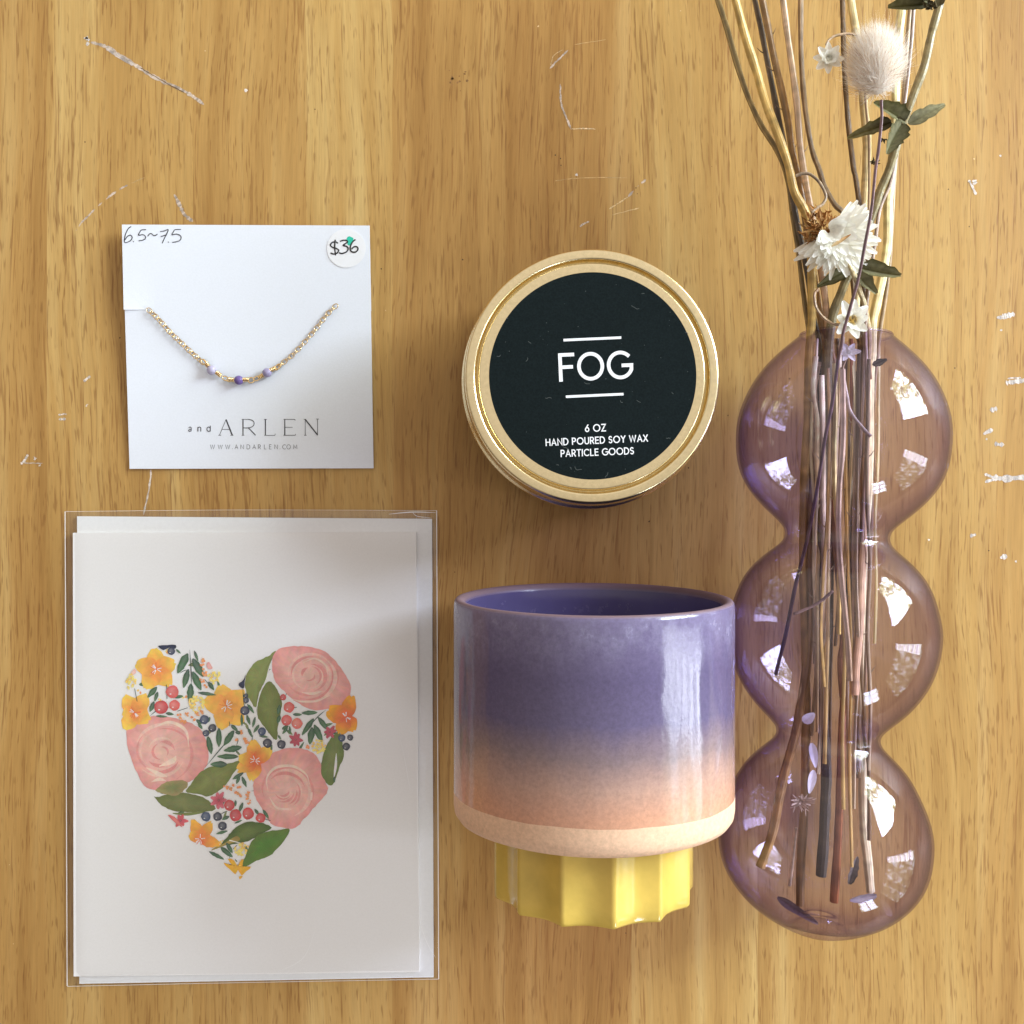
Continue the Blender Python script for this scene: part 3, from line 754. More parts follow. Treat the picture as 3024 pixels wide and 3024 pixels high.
    beads = [((712, 1118), 34, 'bead_pale', 'pale lilac bead'), ((906, 1190), 33, 'bead_deep', 'deep purple bead'), ((1107, 1137), 33, 'bead_mid', 'greyish purple bead')]
    for (bx, by), r, mk, lb in beads:
        s = MB(); c = P1(bx, by, 34 * u); rows = []
        for i in range(13):
            th_ = math.pi * i / 12
            rows.append([s.vert(c + Vector((math.sin(th_) * math.cos(2 * math.pi * k2 / 20), math.sin(th_) * math.sin(2 * math.pi * k2 / 20), math.cos(th_))) * r * u) for k2 in range(20)])
        for i in range(12):
            for k2 in range(20): s.face((rows[i][k2], rows[i + 1][k2], rows[i + 1][(k2 + 1) % 20], rows[i][(k2 + 1) % 20]))
        o = s.build('bead', M[mk], br, origin=c); o['label'] = lb
    for (x, y), ang, cnt in (((680, 1080), 50, 3), ((762, 1146), 38, 4), ((856, 1186), 8, 4), ((955, 1186), -3, 4), ((1064, 1162), -28, 4), ((1146, 1112), -25, 4)):
        d = Vector((math.cos(R(ang)), -math.sin(R(ang)), 0)); s_ = d.cross(Vector((0, 0, 1)))
        w = MB()
        for i in range(cnt):
            c = P1(x, y, 30 * u) + d * ((i - (cnt - 1) / 2) * 11.5 * u)
            for_r = []
            n = 12
            pts = [c + (s_ * math.cos(2 * math.pi * k2 / n) + Vector((0, 0, 1)) * math.sin(2 * math.pi * k2 / n)) * 12 * u for k2 in range(n + 1)]
            w.tube(pts, 5.5 * u, (1, 1, 1), 6, 0, cap=False)
        w.build('wire_wrap', M['chain'], br)
    w = MB()
    for (x, y), ang, la, lb in (((812, 1178), 30, 24, 15), ((838, 1187), 5, 16, 14), ((994, 1190), 0, 22, 20), ((1034, 1178), -20, 24, 16), ((1186, 1092), -35, 24, 15), ((655, 1058), 45, 20, 14)):
        link(w, P1(x, y, 22 * u), Vector((math.cos(R(ang)), -math.sin(R(ang)), 0)), .3, la, lb, 4.6)
    w.build('connecting_loop', M['chain'], br)
jewellery()

# ------------------------------------------------------------------ greeting card, envelope and clear sleeve
ZC_TOP = .0021
def stationery():
    def quad(pts, z): return [(P(*ZB(*p), z).x, P(*ZB(*p), z).y) for p in pts]
    e = MB(); ez = .0011
    e.box(quad([(97, 1860), (1462, 1835), (1456, 68), (88, 58)], ez), .00035, ez)
    tag(e.build('envelope', M['envelope'], smooth=False), 'blank white envelope showing as a margin behind the floral greeting card', 'envelope')
    c0 = P(*ZB(735, 970), 0)
    g = thing('greeting_card', (c0.x, c0.y, .0012), 'white greeting card printed with a watercolour flower heart, inside the sleeve', 'card')
    b = MB(); q1 = quad([(75, 1832), (1408, 1815), (1395, 120), (72, 122)], ZC_TOP)
    b.box(q1, .00165, ZC_TOP); b.box([(x, y) for x, y in q1], .00115, .0016)
    b.build('folded_sheet', M['paper'], g, smooth=False)
    heart(g)
    # clear sleeve: film under and over, with welded side seams
    s = MB(); nx, ny = 26, 34
    A, B, C, D = (42, 40), (1474, 36), (1482, 1842), (50, 1870)
    rng = random.Random(9)
    def bil(u, v): return ((A[0] * (1 - u) + B[0] * u) * (1 - v) + (D[0] * (1 - u) + C[0] * u) * v, (A[1] * (1 - u) + B[1] * u) * (1 - v) + (D[1] * (1 - u) + C[1] * u) * v)
    top = []; bot = []
    for j in range(ny + 1):
        tr = []; brr = []
        for i in range(nx + 1):
            u, v = i / nx, j / ny
            ed = min(u, 1 - u, v * 1.25, (1 - v) * 1.25)
            z = .0004 + .0022 * min(1, ed / .035) + .00035 * math.sin(9 * u + 3 * v + 2) * math.sin(5 * v + 2 * u) * min(1, ed / .1) + .0002
            tr.append(s.vert(P(*ZB(*bil(u, v)), z))); brr.append(s.vert(P(*ZB(*bil(u, v)), .00015)))
        top.append(tr); bot.append(brr)
    for j in range(ny):
        for i in range(nx):
            s.face((top[j][i], top[j + 1][i], top[j + 1][i + 1], top[j][i + 1])); s.face((bot[j][i], bot[j][i + 1], bot[j + 1][i + 1], bot[j + 1][i]))
    so = s.build('clear_sleeve', M['film'])
    tag(so, 'clear cellophane sleeve wrapped around the greeting card and envelope', 'sleeve')
    w = MB()
    mseam = mat('sleeve_weld', (.85, .80, .74), .25)
    for pts, wd in (([(42, 40), (46, 900), (50, 1868)], 3.6), ([(1474, 36), (1478, 900), (1482, 1842)], 3.2), ([(50, 1870), (700, 1856), (1482, 1842)], 1.6), ([(42, 40), (700, 34), (1474, 36)], 1.2)):
        w.ribbon([P(*ZB(*p), .0007) for p in catmull(pts, 12)], wd * .766 * H / F)
    w.build('weld_seam', mseam, so, smooth=False)
    w = MB(); mf = mat('film_crease_glare', (.92, .91, .90), .3)  # pale ribbons: glare along the film's folds, painted in as colour
    for pts, wd in (([(1397, 60), (1400, 700), (1402, 1300), (1412, 1815)], 1.6), ([(1330, 900), (1352, 1000), (1372, 1120)], 1.2), ([(1290, 50), (1380, 42), (1470, 44)], 2.6), ([(1380, 42), (1400, 58), (1455, 64)], 1.4), ([(1415, 1640), (1436, 1700), (1470, 1760)], 1.2), ([(850, 1820), (960, 1760), (1010, 1640)], .9)):
        cv = catmull(pts, 10)
        w.ribbon([P(*ZB(*p), .0030) for p in cv], [wd * .766 * H / F * (.3 + math.sin(math.pi * i / (len(cv) - 1))) for i in range(len(cv))])
    w.build('film_crease_glare', mf, so, smooth=False)

# ---- the painted heart, in heart-zoom pixels; every dab is a thin layer of pigment on the sheet
def heart(parent):
    b = MB(); lay = [0]; rng = random.Random(21)
    z0 = ZC_TOP + .00001
    def zl(): lay[0] += 1; return z0 + lay[0] * 4e-7
    def nxt(): pass
    def jit(c, a=.05): return tuple(min(1, max(0, v * (1 + rng.uniform(-a, a)))) for v in c)
    def mixl(a, c, t): return tuple(x * (1 - t) + y * t for x, y in zip(a, c))
    W = (.86, .835, .82)
    def blob(pts, ce, cm, cin=None, sub=5, wob=3, pat=.10, layer=True, center=None, rings=(1, .86, .6, .3)):
        """closed wash: ce at the rim, cm further in"""
        ol = catmull(pts, sub, True); ol = [(x + rng.uniform(-wob, wob), y + rng.uniform(-wob, wob)) for x, y in ol]
        cx = sum(p[0] for p in ol) / len(ol); cy = sum(p[1] for p in ol) / len(ol)
        if center: cx, cy = center
        z = zl(); R_ = []
        for f in rings:
            col = mixl(cm, ce, (f - .3) / .7 if f > .3 else 0) if cin is None else (mixl(cin, cm, f / .6) if f <= .6 else mixl(cm, ce, (f - .6) / .4))
            R_.append([b.vert(P(*Z3(cx + (x - cx) * f, cy + (y - cy) * f), z), jit(col, pat)) for x, y in ol])
        n = len(ol)
        for a, c in zip(R_, R_[1:]):
            for i in range(n): b.face((a[i], c[i], c[(i + 1) % n], a[(i + 1) % n])[::-1])
        ci = b.vert(P(*Z3(cx, cy), z), jit(cin or cm, pat))
        for i in range(n): b.face((ci, R_[-1][(i + 1) % n], R_[-1][i])[::-1])
        if layer: nxt()
    def leaf(a, t, w, c1, c2, bend=0.0, layer=False):
        ax, ay = a; tx, ty = t; dx, dy = tx - ax, ty - ay; L = math.hypot(dx, dy); nx_, ny_ = -dy / L, dx / L
        lf, rt, md = [], [], []
        z = zl()
        for i in range(11):
            u = i / 10; ww = w * rng.uniform(.50, .64) * math.sin(math.pi * min(1, u * .94 + .03)) ** .8 * (1 - .25 * u); bd = bend * math.sin(math.pi * u)
            x, y = ax + dx * u + nx_ * bd, ay + dy * u + ny_ * bd; c = mixl(c1, c2, u)
            lf.append(b.vert(P(*Z3(x + nx_ * ww, y + ny_ * ww), z), jit(c, .12))); md.append(b.vert(P(*Z3(x, y), z), jit(mixl(c, W, .10), .1))); rt.append(b.vert(P(*Z3(x - nx_ * ww, y - ny_ * ww), z), jit(c, .12)))
        for i in range(10):
            b.face((lf[i], lf[i + 1], md[i + 1], md[i])[::-1]); b.face((md[i], md[i + 1], rt[i + 1], rt[i])[::-1])
        if layer: nxt()
    def line(pts, w, c, taper=True):
        cv = catmull(pts, 8) if len(pts) > 2 else pts; n = len(cv); k = .38302 * H / F
        ws = [max(.2, (math.sin(math.pi * (i + .4) / (n - .2)) if taper else 1)) * w * k for i in range(n)]
        zz_ = zl(); b.rib = 0
        b.ribbon([P(*Z3(*p), zz_) for p in cv], ws, [jit(c, .06) for _ in cv])
    def disc(x, y, r, c, hi=True):
        n = 14; z = zl(); ci = b.vert(P(*Z3(x - r * .2, y - r * .2), z), jit(mixl(c, W, .22)))
        ring = [b.vert(P(*Z3(x + r * rng.uniform(.92, 1.06) * math.cos(6.2832 * k / n), y + r * rng.uniform(.92, 1.06) * math.sin(6.2832 * k / n)), z), jit(c, .15)) for k in range(n)]
        for k in range(n): b.face((ci, ring[k], ring[(k + 1) % n])[::-1])
        if hi:
            nn = 6; b.face([b.vert(P(*Z3(x - r * .3 + r * .16 * math.cos(6.28 * k / nn), y + r * .35 + r * .1 * math.sin(6.28 * k / nn)), z + 2e-7), W) for k in range(nn)][::-1])
    def petal(c, ang, L, w, ce, ci, notch=.1):
        """one flower petal from centre c towards image angle ang"""
        ca, sa = math.cos(R(ang)), math.sin(R(ang)); z = zl(); rows = []
        for i in range(8):
            u = i / 7; ww = w * rng.uniform(.50, .60) * (math.sin(math.pi * (.08 + .84 * u ** .8)) ** .7); ln = L * u
            row = []
            for j in (-1, -.5, 0, .5, 1):
                e = ln - (notch * L * (1 - abs(abs(j) - .5) * 2) * -.6 if i == 7 else 0) + rng.uniform(-.05, .05) * L * u
                x = c[0] + ca * e - sa * ww * j; y = c[1] + sa * e + ca * ww * j
                row.append(b.vert(P(*Z3(x, y), z), jit(mixl(ci, ce, min(1, u * 1.08) ** 1.5), .09)))
            rows.append(row)
        for i in range(7):
            for j in range(4): b.face((rows[i][j], rows[i][j + 1], rows[i + 1][j + 1], rows[i + 1][j])[::-1])
    GRN, GRN2, OLV, OLV2 = lin((58, 110, 58)), lin((32, 82, 48)), lin((128, 138, 72)), lin((98, 112, 50))
    DKG = lin((38, 70, 56)); NAVY = lin((34, 46, 78)); NAVY2 = lin((26, 34, 58)); PINK = lin((238, 178, 166)); PINK2 = lin((232, 156, 150)); PALE = lin((244, 204, 188))
    YEL = lin((252, 204, 84)); YEL2 = lin((252, 214, 110)); ORG = lin((240, 146, 72)); ORD = lin((230, 104, 60)); RED = lin((206, 62, 62)); RED2 = lin((222, 92, 84)); MAG = lin((196, 84, 100)); CREAM = lin((244, 222, 200)); LEM = lin((252, 226, 110)); GOLD = lin((240, 178, 40))
    # loose filler sprigs under everything else
    HP = [(400, 84), (560, 115), (690, 210), (830, 350), (960, 440), (1020, 320), (1240, 132), (1400, 95), (1560, 108), (1720, 250), (1820, 480), (1800, 790), (1670, 1090), (1380, 1440), (960, 1800), (590, 1500), (280, 1160), (120, 870), (85, 560), (150, 280), (260, 130)]
    def inside(x, y):
        c = False; n = len(HP)
        for i in range(n):
            (x1, y1), (x2, y2) = HP[i], HP[i - 1]
            if (y1 > y) != (y2 > y) and x < (x2 - x1) * (y - y1) / (y2 - y1) + x1: c = not c
        return c
    for _ in range(150):
        x, y = rng.uniform(60, 1840), rng.uniform(70, 1820)
        if not inside(x, y): continue
        q = rng.random(); a = rng.uniform(0, 6.28); l_ = rng.uniform(40, 85)
        t = (x + l_ * math.cos(a), y + l_ * math.sin(a))
        if not inside(*t): continue
        if q < .62: leaf((x, y), t, rng.uniform(16, 30), rng.choice((GRN2, DKG, OLV2)), rng.choice((GRN, OLV)))
        elif q < .8:
            for k in range(4): disc(x + rng.uniform(-18, 18), y + rng.uniform(-18, 18), rng.uniform(6, 10), rng.choice((ORG, LEM, YEL)), False)
        else: line([(x, y), ((x + t[0]) / 2 + 8, (y + t[1]) / 2 - 8), t], 6, DKG)
    # big olive leaves
    blob([(1240, 112), (1180, 150), (1080, 200), (1015, 290), (1002, 390), (1040, 490), (1085, 545), (1100, 470), (1130, 390), (1170, 320), (1200, 200)], OLV, lin((140, 148, 84)))
    blob([(1190, 345), (1130, 410), (1090, 520), (1105, 630), (1160, 710), (1240, 795), (1255, 700), (1275, 600), (1285, 500), (1250, 410)], lin((112, 122, 58)), lin((128, 138, 74)))
    line([(1230, 130), (1190, 230), (1165, 330), (1120, 430), (1095, 530), (1095, 600)], 9, W)
    blob([(300, 1235), (360, 1300), (440, 1340), (560, 1352), (680, 1350), (775, 1330), (720, 1265), (640, 1225), (520, 1205), (400, 1215), (330, 1238)], lin((110, 118, 62)), lin((124, 130, 78)))
    blob([(440, 1362), (560, 1380), (700, 1352), (560, 1356)], lin((118, 128, 70)), lin((128, 136, 78)), wob=1)
    # roses
    def rose(outline, c, rr, pale_dir):
        blob(outline, PINK2, PINK, lin((242, 192, 178)), wob=4, pat=.07, center=c, rings=(1, .93, .8, .6, .4, .2))
        for k in range(9):               # darker wet patches and lifted pale arcs, spiralling out of the heart
            r0 = rr * (.14 + .072 * k); a0 = rng.uniform(0, 360); sp = rng.uniform(70, 150)
            pts = [(c[0] + r0 * (1 + .18 * i / 6) * math.cos(R(a0 + sp * i / 6)), c[1] + r0 * (1 + .18 * i / 6) * math.sin(R(a0 + sp * i / 6)) * .92) for i in range(7)]
            line(pts, rr * rng.uniform(.05, .10), mixl(PINK2, RED2, .12 if k % 2 else 0))
        nxt()
        for k in range(8):
            r0 = rr * (.10 + .085 * k); a0 = pale_dir + rng.uniform(-70, 70) + 150 * (k % 2); sp = rng.uniform(80, 170)
            pts = [(c[0] + r0 * (1 + .15 * i / 6) * math.cos(R(a0 + sp * i / 6)), c[1] + r0 * (1 + .15 * i / 6) * math.sin(R(a0 + sp * i / 6)) * .92) for i in range(7)]
            line(pts, rr * (.035 + .012 * k * rng.uniform(.3, 1)), mixl(PINK, CREAM, rng.uniform(.15, .45)))
        nxt()
    rose([(1240, 110), (1380, 75), (1520, 82), (1640, 130), (1740, 240), (1800, 340), (1818, 430), (1760, 520), (1600, 565), (1480, 550), (1380, 490), (1300, 420), (1240, 350), (1210, 240)], (1500, 300), 270, 150)
    rose([(90, 720), (190, 640), (330, 610), (500, 640), (640, 700), (700, 800), (722, 900), (700, 1000), (640, 1080), (520, 1140), (380, 1180), (240, 1165), (170, 1050), (110, 900)], (360, 890), 300, 30)
    rose([(1065, 1130), (1100, 1020), (1180, 920), (1320, 865), (1460, 870), (1560, 930), (1600, 1030), (1625, 1130), (1640, 1190), (1560, 1290), (1470, 1390), (1390, 1472), (1260, 1470), (1190, 1430), (1140, 1340), (1080, 1240)], (1300, 1190), 280, 210)
    for pts, w in (([(1360, 480), (1440, 500), (1560, 495), (1660, 450)], 16), ([(1440, 430), (1520, 440), (1600, 420)], 22), ([(1450, 200), (1540, 170), (1620, 220), (1640, 290)], 12),
                   ([(240, 1010), (340, 1060), (400, 1080)], 34), ([(280, 1120), (340, 1100), (390, 1110)], 26), ([(300, 700), (420, 660), (540, 720), (570, 850)], 26), ([(340, 1000), (440, 960), (470, 920)], 40),
                   ([(1180, 1200), (1170, 1090), (1240, 1010), (1370, 1000), (1470, 1060), (1500, 1140)], 22), ([(1190, 1240), (1250, 1320), (1360, 1330)], 18), ([(1515, 1200), (1512, 1260)], 26)):
        line(pts, w, mixl(PALE, CREAM, .45))
    nxt()
    blob([(310, 1190), (380, 1130), (480, 1105), (555, 1125), (530, 1190), (440, 1225)], lin((166, 150, 100)), lin((136, 136, 84)), wob=5)
    blob([(545, 1195), (590, 1130), (640, 1060), (720, 1010), (850, 985), (968, 962), (920, 1040), (870, 1120), (800, 1190), (720, 1232), (650, 1215)], lin((118, 128, 64)), lin((134, 140, 78)))
    blob([(1725, 735), (1660, 790), (1610, 890), (1590, 980), (1596, 1070), (1650, 1148), (1690, 1120), (1730, 1010), (1765, 910), (1752, 820)], lin((104, 122, 56)), lin((122, 134, 76)))
    line([(1705, 900), (1700, 1000), (1685, 1100)], 20, W)
    blob([(1205, 1472), (1120, 1435), (1020, 1430), (930, 1470), (870, 1540), (820, 1605), (930, 1600), (1040, 1570), (1130, 1520)], lin((74, 96, 38)), lin((104, 122, 58)))
    blob([(820, 1605), (770, 1625), (745, 1648), (850, 1610), (960, 1570), (930, 1540)], lin((150, 130, 60)), lin((176, 156, 84)), wob=1)
    blob([(1345, 1485), (1260, 1490), (1150, 1510), (1060, 1570), (1010, 1680), (970, 1785), (1090, 1730), (1190, 1690), (1290, 1590)], lin((96, 122, 48)), lin((84, 130, 44)))
    line([(1000, 1600), (880, 1570)], 10, W)
    # yellow flowers
    def flower(c, L, angs, w, ce=YEL, ci=ORG, core=ORD, stam=True):
        for a, q in angs: petal(c, a, L * q, w, jit(ce, .06), ci)
        nxt()
        for k in range(9):
            a = rng.uniform(0, 360); line([c, (c[0] + L * .32 * math.cos(R(a)), c[1] + L * .32 * math.sin(R(a)))], L * .05, core)
        nxt()
        if stam:
            for k in range(7):
                a = rng.uniform(0, 360); line([(c[0] + L * .05 * math.cos(R(a)), c[1] + L * .05 * math.sin(R(a))), (c[0] + L * .26 * math.cos(R(a)), c[1] + L * .26 * math.sin(R(a)))], L * .05, W)
        nxt()
    flower((318, 250), 158, ((-95, .95), (-20, .95), (50, 1.0), (120, 1.05), (195, 1.0)), 135)
    flower((150, 585), 150, ((-120, .95), (-55, 1.05), (30, .85), (120, .95), (160, .6)), 120)
    flower((858, 535), 175, ((-105, .95), (-35, 1.0), (50, 1.0), (105, 1.0), (190, 1.0)), 140, lin((248, 200, 84)), lin((242, 160, 80)), lin((232, 130, 60)))
    flower((1078, 955), 150, ((-95, 1.0), (-35, 1.0), (100, 1.0), (150, 1.0), (190, .8)), 110, YEL, ORD)
    flower((1780, 620), 150, ((-75, 1.1), (60, .8), (110, .9), (190, 1.0), (-150, .95)), 110, lin((246, 176, 40)), ORD)
    flower((655, 1560), 150, ((-110, 1.0), (-55, 1.0), (15, 1.0), (205, .6)), 85, lin((246, 186, 66)), lin((234, 130, 70)))
    blob([(835, 1745), (900, 1760), (870, 1715), (920, 1725), (945, 1770), (965, 1725), (990, 1720), (985, 1770), (1050, 1775), (1010, 1810), (975, 1840), (945, 1800), (925, 1832), (880, 1795)], GOLD, lin((244, 186, 56)), sub=2)
    blob([(955, 1850), (985, 1848), (962, 1872)], GOLD, GOLD, sub=2, wob=1)
    # leaf sprays
    for a, t, w in (((560, 130), (482, 282), 62), ((598, 170), (680, 308), 60), ((565, 250), (528, 395), 46), ((598, 270), (662, 412), 54), ((585, 362), (575, 512), 50), ((610, 108), (640, 190), 20), ((718, 350), (762, 412), 34), ((640, 432), (778, 450), 26),
                    ((322, 388), (250, 470), 40), ((328, 425), (305, 500), 28), ((300, 500), (268, 580), 36), ((455, 470), (525, 458), 26), ((390, 590), (452, 600), 24), ((315, 612), (402, 618), 18),
                    ((800, 705), (800, 850), 46), ((915, 725), (838, 840), 48), ((975, 852), (838, 880), 48), ((948, 925), (788, 925), 42), ((862, 985), (735, 985), 48), ((715, 770), (742, 905), 46), ((895, 682), (945, 728), 30),
                    ((1438, 590), (1560, 585), 34), ((1530, 632), (1440, 760), 40), ((1565, 622), (1640, 720), 38), ((1520, 700), (1500, 830), 52), ((1535, 680), (1598, 815), 48), ((1370, 600), (1440, 602), 22), ((1330, 700), (1290, 750), 22), ((1345, 690), (1350, 752), 18),
                    ((990, 1048), (905, 1100), 28), ((960, 1075), (935, 1135), 26), ((978, 1080), (1012, 1160), 28), ((985, 1280), (955, 1355), 26), ((930, 1262), (925, 1310), 18), ((1075, 1330), (1110, 1375), 22), ((1140, 1335), (1185, 1405), 24), ((880, 1385), (825, 1412), 26),
                    ((865, 1498), (778, 1522), 22), ((815, 1625), (905, 1700), 40), ((858, 1590), (905, 1670), 30), ((725, 1658), (840, 1718), 28), ((925, 1718), (942, 1738), 8), ((1025, 705), (1055, 775), 22), ((1110, 680), (1068, 740), 24), ((1080, 620), (1060, 700), 20),
                    ((1015, 605), (1040, 680), 26), ((1020, 520), (1070, 590), 24), ((975, 600), (978, 690), 22), ((1270, 525), (1255, 600), 30), ((1270, 605), (1252, 670), 28), ((640, 668), (672, 712), 24), ((730, 620), (720, 660), 16), ((470, 98), (505, 130), 16), ((1110, 765), (1180, 775), 18), ((1255, 760), (1278, 792), 16), ((920, 1440), (980, 1415), 14), ((1690, 1080), (1690, 1125), 16)):
        leaf(a, t, w, GRN2 if rng.random() < .5 else DKG, GRN)
    nxt()
    for pts in ([(575, 100), (585, 250), (590, 400)], [(700, 1000), (800, 880), (870, 800)], [(1490, 700), (1560, 620), (1625, 565)], [(150, 400), (170, 500)], [(480, 575), (560, 548)], [(690, 330), (760, 410)], [(270, 610), (330, 560), (400, 500)], [(395, 370), (400, 480)], [(880, 655), (885, 690)], [(1145, 1405), (1198, 1418)], [(1055, 800), (1062, 760)], [(1325, 560), (1400, 545)], [(985, 395), (990, 480), (1000, 560)]):
        line(pts, 7, DKG)
    nxt()
    # berries
    for x, y, r, c in ((442, 425, 50, RED2), (355, 545, 54, RED), (458, 530, 42, RED2), (1340, 545, 42, RED2), (1322, 645, 42, RED2), (1402, 670, 42, lin((226, 112, 100))), (1295, 468, 24, RED), (880, 1300, 42, RED), (928, 1378, 46, RED), (1025, 1365, 46, RED), (1122, 1398, 38, RED),
                       (688, 640, 36, lin((40, 58, 96))), (750, 705, 32, NAVY2), (700, 745, 26, NAVY), (1132, 732, 32, lin((36, 62, 104))), (1175, 822, 36, NAVY2), (1282, 832, 34, NAVY2), (1748, 782, 28, lin((34, 60, 100))), (1812, 778, 24, NAVY2), (1782, 848, 30, NAVY2), (432, 112, 30, NAVY), (700, 1388, 38, lin((52, 72, 104))), (790, 1388, 34, NAVY2), (828, 1460, 34, NAVY2), (1000, 570, 36, NAVY), (1010, 490, 22, NAVY), (975, 370, 22, NAVY2), (1008, 455, 18, NAVY2)):
        disc(x, y, r, c)
    nxt()
    blob([(330, 72), (400, 66), (468, 64), (462, 95), (420, 82), (372, 104)], NAVY2, NAVY, sub=2, wob=1)
    blob([(1006, 292), (992, 330), (955, 376), (990, 400), (998, 350)], NAVY2, NAVY, sub=3, wob=1)
    # little pink flowers, yellow puffs, orange sprigs
    for c, L, n_, col in (((798, 1262), 64, 7, lin((222, 120, 132))), ((1392, 795), 54, 7, MAG), ((1655, 735), 52, 6, MAG), ((505, 1418), 54, 6, lin((218, 96, 96)))):
        for k in range(n_): petal(c, k * 360 / n_ + rng.uniform(-12, 12), L * rng.uniform(.8, 1.1), L * .5, col, MAG)
        disc(c[0], c[1], L * .16, lin((150, 50, 60)), False)
    blob([(405, 1375), (460, 1390), (500, 1440), (520, 1470), (470, 1440)], lin((222, 110, 104)), lin((226, 128, 120)), sub=2, wob=1)
    blob([(705, 215), (722, 195), (752, 245), (718, 248)], PINK2, PINK, sub=2, wob=1); blob([(122, 280), (152, 248), (160, 280), (130, 300)], PINK, PALE, sub=2, wob=1)
    for cx, cy, rx, ry, n_ in ((122, 350, 38, 62, 26), (625, 520, 62, 66, 46), (765, 305, 46, 56, 28), (1568, 845, 54, 54, 32), (968, 1640, 48, 52, 30)):
        for k in range(n_):
            a, r = rng.uniform(0, 6.28), math.sqrt(rng.random()); x, y = cx + rx * r * math.cos(a), cy + ry * r * math.sin(a)
            disc(x, y, rng.uniform(6, 11), LEM if rng.random() < .7 else YEL, False)
    for x, y in ((490, 612), (515, 640), (555, 600), (600, 632), (640, 600), (662, 588), (530, 655), (682, 180), (672, 210), (690, 262), (668, 342), (695, 380), (690, 290), (935, 802), (975, 742), (1000, 798), (1020, 810), (850, 1160), (905, 1155), (955, 1170), (965, 1225), (1020, 1212), (1030, 1275), (880, 1170), (940, 1200), (1012, 1240), (1480, 850)):
        for k in range(4): disc(x + rng.uniform(-16, 16), y + rng.uniform(-14, 14), rng.uniform(6, 11), jit(ORG, .1), False)
    nxt()
    b.build('floral_heart_print', M['paint'], parent, smooth=True)
stationery()

# ------------------------------------------------------------------ the bubble vase, lying on its side
ZA = .0295          # height of its axis
VP = [(992, 131), (1000, 139), (1010, 151), (1030, 174), (1054, 199), (1083, 226), (1113, 248), (1142, 265), (1171, 279), (1201, 290), (1230, 298.5), (1260, 303), (1289, 304.5), (1318, 303.5), (1348, 301), (1377, 296), (1407, 287), (1436, 273), (1465, 252), (1495, 226), (1524, 195), (1550, 163), (1568, 150), (1586, 147), (1604, 152), (1622, 171), (1642, 198), (1671, 229), (1701, 253), (1730, 269), (1760, 281), (1789, 289), (1818, 298), (1848, 302.5), (1877, 303), (1907, 300), (1936, 295.5), (1965, 288), (1995, 277), (2024, 263), (2054, 244), (2083, 222), (2112, 194), (2138, 164), (2158, 149), (2174, 146), (2192, 151), (2210, 167), (2230, 190), (2259, 220), (2289, 242), (2318, 257), (2348, 273), (2377, 286), (2406, 296), (2436, 303), (2465, 305), (2495, 304), (2524, 301), (2554, 295), (2583, 284), (2612, 268), (2642, 245), (2671, 216), (2698, 180), (2722, 136), (2740, 96)]
def axis_x(y): return 2484 - .045 * (y - 1292)
def vase():
    base = P(axis_x(1860), 1860, ZA)
    pr = catmull([(float(a), float(c)) for a, c in VP], 4)
    pr = [(sum(q[0] for q in pr[max(0, i - 4):i + 5]) / len(pr[max(0, i - 4):i + 5]), p[1] if not 4 <= i < len(pr) - 5 else sum(q[1] for q in pr[i - 4:i + 5]) / 9) if 4 <= i < len(pr) - 5 else p for i, p in enumerate(pr)]
    b = MB(); n = 96; k = (H - ZA) / F
    d = Vector((axis_x(2776) - axis_x(998), -(2776 - 998), 0)).normalized(); sd = Vector((-d.y, d.x, 0)); up = Vector((0, 0, 1))
    o = P(axis_x(998), 998, ZA)
    def ring(r, y):
        c = o + d * ((y - 998) * k); return [b.vert(c + (sd * math.cos(2 * math.pi * q / n) + up * math.sin(2 * math.pi * q / n)) * (r * k)) for q in range(n)]
    rows = [ring(r, y) for y, r in pr]
    for a, c in zip(rows, rows[1:]):
        for q in range(n): b.face((a[q], a[(q + 1) % n], c[(q + 1) % n], c[q]))
    # standing base: pushed in at the middle
    tail = [ring(r, y) for r, y in ((90, 2743), (78, 2741), (60, 2733), (34, 2728))]
    rows2 = [rows[-1]] + tail
    for a, c in zip(rows2, rows2[1:]):
        for q in range(n): b.face((a[q], a[(q + 1) % n], c[(q + 1) % n], c[q]))
    cc = b.vert(o + d * ((2726 - 998) * k))
    for q in range(n): b.face((tail[-1][q], tail[-1][(q + 1) % n], cc))
    # the inside of the glass wall
    inner = []
    for r, y in [(r - 7 + (2 if y < 1010 else 0), y) for y, r in pr if y < 2700]: inner.append(ring(r, y))
    for r, y in ((128, 2708), (92, 2716), (60, 2712), (30, 2706)): inner.append(ring(r, y))
    for a, c in zip(inner, inner[1:]):
        for q in range(n): b.face((a[q], c[q], c[(q + 1) % n], a[(q + 1) % n]))
    b.face(inner[-1])
    # fire-polished lip: a small rounded bead round the mouth
    lip = []
    for a in range(9):
        t = 2 * math.pi * a / 8; lip.append(ring(129 + 4.5 * math.cos(t), 991 + 4.5 * math.sin(t)))
    for a, c in zip(lip, lip[1:]):
        for q in range(n): b.face((a[q], a[(q + 1) % n], c[(q + 1) % n], c[q]))
    v = b.build('bubble_vase', M['glass'], origin=base)
    tag(v, 'lilac glass vase of three joined bubbles lying on its side, full of dried stems', 'vase')
vase()

